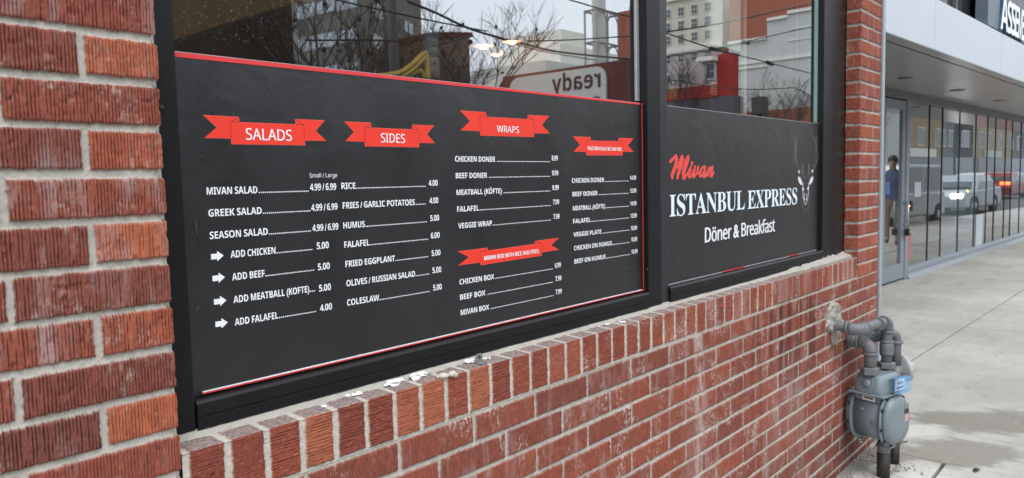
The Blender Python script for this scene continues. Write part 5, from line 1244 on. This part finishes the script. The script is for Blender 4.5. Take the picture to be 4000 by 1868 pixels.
# vehicles
GLZ = paint("car glass", (.02, .025, .028), .06); TYRE = paint("tyre rubber", (.02, .02, .02), .8); RIM = paint("alloy rim", (.35, .36, .37), .35, metal=.7)
TAIL = glow("lit tail lamp", (1, .06, .02), 9.0); HEADL = glow("lit headlamp", (1, .98, .92), 16.0); AMB = glow("lit amber lamp", (1, .42, .05), 7.0)
def car(name, label, x, y, rot, colr, lowp, cab, wid, lights, group=None, boxy=False):
    """lowp: lower body side profile (x, z); cab: cabin profile; built in its own axes with the nose towards +x."""
    t = thing(name, label, "van" if boxy else "car", (x, y, -.158), rot, group, local=True); w = wid / 2
    cm = paint("car paint " + label[:18], colr, .25, metal=.3, var=.04, scale=2)
    mb = MB(); mb.prism([(a, b) for a, b in lowp], -w, w, 'y'); mb.build("body", cm, t, bevel=.07, seg=3)
    mb = MB(); n = len(cab); v0 = [(a, -w * (.97 if b < 1.05 else .80 if not boxy else .92), b) for a, b in cab]; v1 = [(a, -q, b) for a, q, b in v0]
    mb.add(v0 + v1, [tuple(range(n)), tuple(range(2 * n - 1, n - 1, -1))] + [(i, n + i, n + (i + 1) % n, (i + 1) % n) for i in range(n)]); mb.build("cabin", cm, t, bevel=.05, seg=3)
    zs = min(b for a, b in cab) + .06; zt2 = max(b for a, b in cab) - .09; xs = [a for a, b in cab]; xa, xb = min(xs), max(xs); top = [a for a, b in cab if b > zt2]; ta, tb = min(top), max(top)
    for s_ in (-1, 1):
        for (f0, f1) in ((.06, .48), (.52, .94)):
            bx = lambda f: xa + (xb - xa) * f; tx = lambda f: ta + (tb - ta) * f; mb = MB(); k = .97; k2 = .80 if not boxy else .92
            mb.quad((bx(f0), s_ * (w * k + .004), zs), (bx(f1), s_ * (w * k + .004), zs), (tx(f1), s_ * (w * k2 + .012), zt2), (tx(f0), s_ * (w * k2 + .012), zt2)); mb.build("side_window", GLZ, t, fix=False)
    for fa, ft, nm in ((xb, tb, "windscreen"), (xa, ta, "rear_window")):
        e = .02 if fa == xb else -.02; mb = MB(); mb.quad((fa + e, -w * .82, zs + .02), (fa + e, w * .82, zs + .02), (ft + e * 1.4, w * .70, zt2), (ft + e * 1.4, -w * .70, zt2)); mb.build(nm, GLZ, t, fix=False)
    x0, x1 = min(a for a, b in lowp), max(a for a, b in lowp)
    for ax in (x0 + .85, x1 - .85):
        for s_ in (-1, 1):
            mb = MB(); mb.lathe([(.22, -.10), (.33, -.10), (.34, -.07), (.34, .07), (.33, .10), (.22, .10)], (ax, s_ * (w - .09), .338), (0, s_, 0), 22); wh = mb.build("wheel", TYRE, t)
            mb = MB(); mb.lathe([(.218, .0), (.215, .09), (.10, .102), (.03, .105)], (ax, s_ * (w - .09), .338), (0, s_, 0), 18); mb.build("rim", RIM, wh)
    for s_ in (-1, 1):
        mb = MB(); mb.box((x1 - .10, s_ * (w - .42), .62), (x1 + .03, s_ * (w - .10), .78)); mb.build("headlight", HEADL if 'h' in lights else RIM, t, bevel=.02)
        mb = MB(); mb.box((x0 - .03, s_ * (w - .32), .78), (x0 + .10, s_ * (w - .06), .95)); mb.build("tail_light", TAIL if 't' in lights else paint("dark red lens", (.25, .01, .01), .2) if "dark red lens" not in bpy.data.materials else bpy.data.materials["dark red lens"], t, bevel=.02)
        if 'a' in lights:
            mb = MB(); mb.ball((x1 - .25, s_ * (w - .02), .86), (.07, .03, .05), 8); mb.build("indicator_lamp", AMB, t)
    mb = MB(); mb.box((x1 + .005, -.26, .40), (x1 + .03, .26, .52)); mb.build("number_plate", TRIM, t)
    return t
SED = [(-2.25, .22), (-2.28, .62), (-2.2, .95), (2.05, .90), (2.25, .70), (2.25, .25)]; SEDC = [(-1.75, .93), (-1.15, 1.42), (.35, 1.44), (1.15, .91)]
VAN = [(-2.3, .3), (-2.34, .75), (-2.3, 1.02), (1.75, 1.02), (2.3, .92), (2.34, .35)]; VANC = [(-2.28, 1.0), (-2.2, 1.80), (.75, 1.82), (1.45, 1.0)]
car("parked_van", "pale boxy van parked at the kerb and mirrored in the storefront", 22.85, -3.45, math.pi, (.42, .45, .46), VAN, VANC, 1.86, '', None, True)
car("parked_car", "silver car with lit headlamps beyond the van in the storefront reflection", 32.0, -4.25, math.pi, (.36, .40, .44), SED, SEDC, 1.78, 'ha')
car("queued_car", "red car with glowing tail lamps queued along the far lane", 49.0, -7.2, 0, (.22, .03, .03), SED, SEDC, 1.8, 't', "cars queued with tail lamps lit")
car("queued_car", "grey car with glowing tail lamps queued farther along the lane than the red car", 57.0, -8.8, 0, (.30, .31, .32), SED, SEDC, 1.8, 't', "cars queued with tail lamps lit")
car("queued_car", "white car with glowing tail lamps nearest the far kerb", 58.5, -11.2, 0, (.60, .61, .62), SED, SEDC, 1.8, 't', "cars queued with tail lamps lit")
for x, y in ((48.5, -15.9), (44.5, -15.9)):
    pass
# the person mirrored in the glass door
def person(x, y, rot):
    t = thing("person", "person in a blue jacket and tan trousers walking on the pavement beyond the storefront door", "person", (x, y, 0), rot, None, True)
    J = [(0, 0, .94), (0, 0, 1.10), (0, 0, 1.28), (0, 0, 1.42), (0, .01, 1.50), (0, .015, 1.57), (0, .01, 1.68), (0, .0, 1.76),
         (.17, 0, 1.40), (.23, -.02, 1.14), (.20, .10, .92), (.20, .14, .84), (-.17, 0, 1.40), (-.23, .03, 1.14), (-.21, .12, .93), (-.21, .16, .85),
         (.09, 0, .88), (.10, .05, .50), (.10, -.02, .10), (.10, .12, .04), (-.09, 0, .88), (-.10, -.04, .50), (-.10, -.18, .12), (-.10, -.06, .04)]
    E_ = [(0, 1), (1, 2), (2, 3), (3, 4), (4, 5), (5, 6), (6, 7), (3, 8), (8, 9), (9, 10), (10, 11), (3, 12), (12, 13), (13, 14), (14, 15), (0, 16), (16, 17), (17, 18), (18, 19), (0, 20), (20, 21), (21, 22), (22, 23)]
    Rd = [(.16, .12), (.155, .11), (.18, .12), (.15, .10), (.055, .055), (.075, .085), (.078, .095), (.05, .06), (.065, .065), (.048, .048), (.036, .036), (.03, .045), (.065, .065), (.048, .048), (.036, .036), (.03, .045), (.095, .095), (.065, .065), (.045, .05), (.045, .04), (.095, .095), (.065, .065), (.045, .05), (.045, .04)]
    me = bpy.data.meshes.new("figure"); me.from_pydata(J, E_, []); o = bpy.data.objects.new("body", me); COL.objects.link(o)
    sk = o.modifiers.new("skin", 'SKIN'); 
    for v, r_ in zip(me.skin_vertices[0].data, Rd): v.radius = r_
    me.skin_vertices[0].data[0].use_root = True
    o.modifiers.new("sub", 'SUBSURF').levels = 2
    bpy.context.view_layer.update(); ev = o.evaluated_get(bpy.context.evaluated_depsgraph_get()); m2 = bpy.data.meshes.new_from_object(ev); bpy.data.objects.remove(o); m2.name = "body"
    for m in (paint("blue jacket", (.09, .13, .28), .8), paint("tan trousers", (.34, .29, .20), .85), paint("skin", (.45, .27, .19), .55), paint("brown shoes", (.09, .055, .035), .5)): m2.materials.append(m)
    for pgn in m2.polygons:
        c = pgn.center; pgn.use_smooth = True; pgn.material_index = 3 if c.z < .11 else 2 if (c.z > 1.50 or (c.z < .90 and abs(c.x) > .165)) else 0 if (c.z > .90 or abs(c.x) > .18) else 1
    link("body", m2, t)
    mb = MB(); mb.ball((0, -.012, 1.70), (.092, .105, .095), 14); mb.build("hair", paint("dark hair", (.03, .022, .018), .6), t)
    mb = MB(); mb.ball((0, .105, 1.645), (.014, .022, .020), 8)
    for s_ in (-1, 1): mb.ball((s_ * .083, .0, 1.65), (.012, .022, .032), 8)
    mb.build("nose_and_ears", bpy.data.materials["skin"], t)
    mb = MB()
    for s_ in (-1, 1): mb.ball((s_ * .032, .088, 1.672), (.012, .008, .008), 8)
    mb.build("eyes", paint("eye", (.03, .025, .02), .2), t)
    for s_, hx, hy, hz in ((1, .20, .155, .83), (-1, -.21, .175, .84)):
        mb = MB()
        for k in range(4): mb.tube([(hx - .014 * s_ + .0, hy + .012 * (k - 1.5), hz), (hx - .016 * s_, hy + .016 * (k - 1.2), hz - .05 + .006 * abs(k - 1)), (hx - .03 * s_, hy + .018 * (k - 1.0), hz - .085 + .010 * abs(k - 1))], [.011, .0095, .008], 8)
        mb.tube([(hx - .02 * s_, hy + .03, hz + .02), (hx - .035 * s_, hy + .055, hz - .005), (hx - .04 * s_, hy + .065, hz - .03)], [.012, .011, .009], 8)
        mb.build("hand_fingers", bpy.data.materials["skin"], t)
person(15.5, -.50, math.radians(75))
# ------------------------------------------------------------------ inside the shop
ROOM = paint("dark brown room wall", (.10, .060, .038), .8, var=.3, scale=2)
mb = MB(); mb.box((-1.58, 6.0, .0), (3.7, 6.1, 3.0)); mb.box((-1.58, .33, .0), (-1.5, 6.0, 3.0)); mb.box((3.62, .33, 0), (3.7, 6.0, 3.0)); mb.build("room_wall", ROOM, shop)
mb = MB(); mb.box((-1.58, .33, 2.96), (3.7, 6.1, 3.06)); mb.build("room_ceiling", paint("dark ceiling", (.035, .026, .02), .9), shop)
mb = MB(); mb.box((-1.58, .33, .0), (3.7, 6.1, .03)); mb.build("room_floor", paint("dark floor", (.10, .08, .065), .5), shop)
mb = MB(); mb.box((-1.49, .151, .93), (3.41, .34, 1.06)); mb.build("inner_sill", ROOM, shop)
p0 = on_y(1180, 6, .16)
mb = MB(); mb.box((p0[0], .16, p0[2] + .0), (p0[0] + .03, 1.35, 2.94))
tag(mb.build("hanging_board", paint("olive yellow board", (.20, .135, .025), .5, var=.35, scale=3), bevel=.004), "olive yellow board hanging inside the left window at its left end", "board")
p0 = on_y(2455, 226, .16)
mb = MB(); mb.box((p0[0], .16, p0[2]), (p0[0] + .03, .46, 2.94))
tag(mb.build("hanging_board", paint("cream board", (.62, .50, .33), .6, var=.06), bevel=.004), "cream board hanging inside the left window at its right end", "board")
a, b = on_y(2771, 172, .26), on_y(2893, 200, .26)
mb = MB(); mb.box((a[0], .26, (a[2] + b[2]) / 2), (b[0], .275, 2.94)); tag(mb.build("white_blind", paint("pale blind fabric", (.76, .87, .85), .8, var=.04)), "short pale blind hanging inside the right window", "blind")
a = on_y(2897, 300, .35)
mb = MB(); mb.box((a[0] - .014, .33, 1.07), (a[0] + .012, .35, 2.94)); tag(mb.build("white_post", paint("white post", (.70, .70, .66), .5), bevel=.004), "slim white post inside the right window", "post")
mb = MB(); mb.box((a[0] + .03, .80, .035), (3.60, .86, 2.94)); tag(mb.build("grey_screen", paint("grey screen board", (.10, .115, .115), .8, var=.1)), "tall grey screen inside behind the right half of the right window", "screen")
mb = MB(); mb.box((1.35, 2.4, .035), (a[0] + .02, 2.48, 2.94)); tag(mb.build("maroon_partition", paint("maroon partition", (.085, .040, .030), .7, var=.25, scale=4)), "maroon partition inside between the two windows", "partition")
PLATE = paint("brass socket plate", (.55, .40, .12), .35, metal=.3); PLATEW = paint("ivory socket plate", (.60, .50, .34), .45); INK = paint("socket slot", (.02, .02, .02), .6)
def outlet(label, px0, py0, px1, py1, y, mat, holes):
    a, b = on_y(px0, py0, y), on_y(px1, py1, y); x0, x1 = sorted((a[0], b[0])); z0, z1 = sorted((a[2], b[2])); t = thing("socket_plate", label, "socket plate", ((x0 + x1) / 2, y, (z0 + z1) / 2), 0, "socket plates inside the windows")
    mb = MB(); mb.box((x0, y, z0), (x1, y + .012, z1)); mb.build("plate", mat, t, bevel=.003)
    mb = MB()
    for u, v in holes: cx, cz = x0 + (x1 - x0) * u, z0 + (z1 - z0) * v; mb.box((cx - (x1 - x0) * .07, y - .002, cz - (z1 - z0) * .045), (cx + (x1 - x0) * .07, y - .0002, cz + (z1 - z0) * .045))
    mb.build("slots", INK, t)
    mb = MB(); mb.box((x0 + .01, y + .0125, 1.06), (x1 - .01, y + .06, z1 - .01)); mb.build("mounting_board", paint("timber batten", (.20, .12, .06), .6), t)
H4 = [(u, v) for u in (.3, .7) for v in (.18, .38, .62, .82)]
outlet("brass socket plate glowing inside the left window", 1921, 312, 1945, 350, .45, PLATE, [(.5, .25), (.5, .6), (.3, .2), (.7, .2)])
outlet("brass socket plate at the left edge of the right window", 2620, 335, 2644, 388, .45, PLATE, H4)
outlet("ivory socket plate in the middle of the right window", 2779, 319, 2803, 374, .45, PLATEW, H4)
# pendant lamps
BULB = glow("warm lamp glow", (1.0, .58, .22), 5); SHADE = paint("amber glass shade", (.50, .28, .08), .4)
def lamp(label, px, py, y, r=.05, watts=1.2):
    p = on_y(px, py, y); t = thing("pendant_lamp", label, "pendant lamp", (p[0], p[1], p[2]), 0, "pendant lamps inside the shop")
    mb = MB(); mb.lathe([(r * .25, r * 1.3), (r * .9, r * .6), (r * 1.3, -.1 * r), (r * 1.2, -.15 * r), (r * .8, .5 * r), (r * .2, 1.1 * r)], tuple(p), (0, 0, 1), 18); mb.build("lamp_shade", SHADE, t)
    mb = MB(); mb.ball((p[0], p[1], p[2] + .0), (r * .7, r * .7, r * .5), 12); mb.build("bulb", BULB, t)
    L = bpy.data.lights.new("lamp_light", 'POINT'); L.energy = watts; L.color = (1, .62, .30); L.shadow_soft_size = r; lo = bpy.data.objects.new("lamp_light", L); COL.objects.link(lo); lo.parent = t; lo.location = (0, 0, -r * .8)
    mb = MB(); mb.tube([(p[0], p[1], p[2] + r * 1.3), (p[0], p[1], 2.955)], .006, 6); mb.build("cord", INK, t)
lamp("lit pendant lamp glowing behind the bare tree reflection", 1888, 176, 2.2, .055); lamp("lit pendant lamp right of the brightest lamp in the left window", 2000, 160, 2.25, .05); lamp("small lit pendant lamp low in the left window", 1940, 212, 2.3, .035)
lamp("added unseen lamp behind the left brick pier lighting the olive board", -900, -300, 1.7, .06, 2.5)  # added lamp, never in view: brightens the olive hanging board
for lab, px, py, y in (("small pair of ceiling spotlights in the left window beside the cream board", 2128, 240, 3.5), ("small pair of ceiling spotlights in front of the grey tower reflection", 1582, 141, 3.5)):
    t = None; mb = MB(); p = on_y(px, py, y); q = on_y(px + 16, py + 1, y)
    for c in (p, q): mb.ball(tuple(c), (.022, .022, .014), 8)
    tag(mb.build("spotlight", glow("spot glow " + str(px), (1, .82, .45), 7)), lab, "spotlight")
# yellow cord draped from a banded black post, just inside the left window
YEL = paint("yellow plastic strap", (.62, .40, .05), .35, var=.2, scale=12)
yy = .30
def strap(pts, r): 
    return [tuple(on_y(a, b, yy)) for a, b in pts], r
t = thing("yellow_strap", "yellow strap draped from the banded black post inside the left window", "strap", tuple(on_y(1640, 300, yy)))
mb = MB()
for pts, r in (([(1480, 298), (1560, 285), (1610, 252), (1640, 222), (1655, 209), (1664, 214), (1668, 250), (1672, 310)], .0075), ([(1565, 300), (1600, 282), (1640, 245), (1658, 222)], .006)):
    mb.tube([tuple(q) for q in catmull([tuple(on_y(a, b, yy)) for a, b in pts], 6)], r, 8)
mb.build("strap", YEL, t); mb = MB()
mb.tube([tuple(q) for q in catmull([tuple(on_y(a, b, yy + .01)) for a, b in [(1585, 306), (1615, 285), (1638, 277), (1650, 290), (1662, 312)]], 6)], .008, 8); mb.build("inner_strap", YEL, t)
t = thing("banded_post", "short black banded post inside the left window", "post", tuple(on_y(1684, 300, yy + .03)))
a, b = on_y(1684, 318, yy + .03), on_y(1684, 130, yy + .03); mb = MB(); mb.tube([tuple(a), tuple(b)], .021, 12); mb.build("pole", paint("black plastic post", (.012, .012, .012), .35), t)
mb = MB()
for k in range(5): z_ = a[2] + (b[2] - a[2]) * (.05 + .2 * k); mb.lathe([(.0215, 0), (.024, .006), (.024, .026), (.0215, .032)], (a[0], a[1], z_), (0, 0, 1), 12)
mb.build("bands", paint("grey band", (.13, .15, .17), .35), t)

# ------------------------------------------------------------------ litter on the sill
FL = paint("white paint flake", (.82, .82, .80), .6, var=.05)
def flake(label, px, py, r, seed, n=9):
    r *= 1.12; n += 3
    rng = random.Random(seed); p = on_z(px, py, 1.0335); mb = MB()
    for k in range(n):
        cx, cy = p[0] + rng.gauss(0, r * .5), min(p[1] + rng.gauss(0, r * .22), .042); cz = 1.0325 + rng.uniform(0, r * .18); q = r * rng.uniform(.22, .5); a = rng.uniform(0, 6.28); ti = rng.uniform(-.5, .7)
        m_ = 6; pts = []
        for j in range(m_):
            w = a + 6.283 * j / m_; rr = q * rng.uniform(.55, 1.1); u, v = rr * math.cos(w), rr * math.sin(w) * .7; pts.append((cx + u, cy + v * .7, cz + v * ti + u * rng.uniform(-.2, .2) + q * .35))
        mb.add(pts + [(x, y, z - .0006) for x, y, z in pts], [tuple(range(m_)), tuple(range(2 * m_ - 1, m_ - 1, -1))] + [(j, m_ + j, m_ + (j + 1) % m_, (j + 1) % m_) for j in range(m_)])
    tag(mb.build("paint_flake", FL), label, "paint flake", "white paint flakes on the sill")
flake("small white paint flake nearest the left pier on the sill", 1262, 1590, .010, 1, 3); flake("white paint flake above the fourth sill brick joint", 1375, 1548, .016, 2, 5)
flake("long curled white paint flake on the sill", 1548, 1502, .030, 3, 8); flake("tall crumpled white paint flake beside the long one", 1625, 1477, .028, 4, 14)
flake("white paint flake just left of the metal bracket", 1836, 1416, .022, 5, 7); flake("small white paint flake just right of the metal bracket", 1902, 1403, .014, 6, 5)
flake("tiny white paint flake between bracket and mullion", 2370, 1268, .014, 7, 4); flake("white paint flake on the sill below the mullion", 2430, 1262, .016, 8, 4)
p = on_z(1748, 1470, 1.034); mb = MB(); rng = random.Random(2)
for k in range(7): mb.ball((p[0] + rng.gauss(0, .010), p[1] + .004 + rng.gauss(0, .004), 1.032 + rng.uniform(0, .006)), (rng.uniform(.006, .012), rng.uniform(.005, .009), rng.uniform(.004, .008)), 9)
tag(mb.build("mortar_lump", MORTAR), "pale lump of mortar stuck on the sill edge left of the bracket", "mortar lump")
p = on_z(1878, 1419, 1.034); t = thing("metal_bracket", "small grey metal angle bracket left on the brick sill", "bracket", tuple(p))
mb = MB(); mb.prism([(p[0] - .011, 1.0345), (p[0] + .011, 1.0345), (p[0] + .011, 1.050), (p[0] + .006, 1.056), (p[0] - .006, 1.056), (p[0] - .011, 1.050)], p[1] + .004, p[1] + .0065, 'y'); mb.box((p[0] - .011, p[1] - .014, 1.0335), (p[0] + .011, p[1] + .0038, 1.036)); mb.build("angle_plate", STEEL, t, bevel=.0006)
mb = MB(); mb.lathe([(.0035, 0), (.0035, .001)], (p[0], p[1] + .0038, 1.048), (0, -1, 0), 10, 0, False); mb.build("bolt_hole", INK, t)
for k, (lab, px, py) in enumerate((("red scrap of tape on the sill below the shop sign", 2778, 1212), ("second red scrap of tape farther along the sill", 2830, 1196), ("small red scrap of tape near the mullion on the sill", 2600, 1248))):
    p = on_z(px, py, 1.035); mb = MB(); mb.add([(p[0] - .006, p[1] + .004, 1.036), (p[0] + .010, p[1] + .003, 1.037), (p[0] + .014, p[1] + .010, 1.038), (p[0] - .008, p[1] + .009, 1.040)], [(0, 1, 2, 3)])
    tag(mb.build("red_scrap", RED_LINE), lab, "tape scrap", "red tape scraps on the sill")
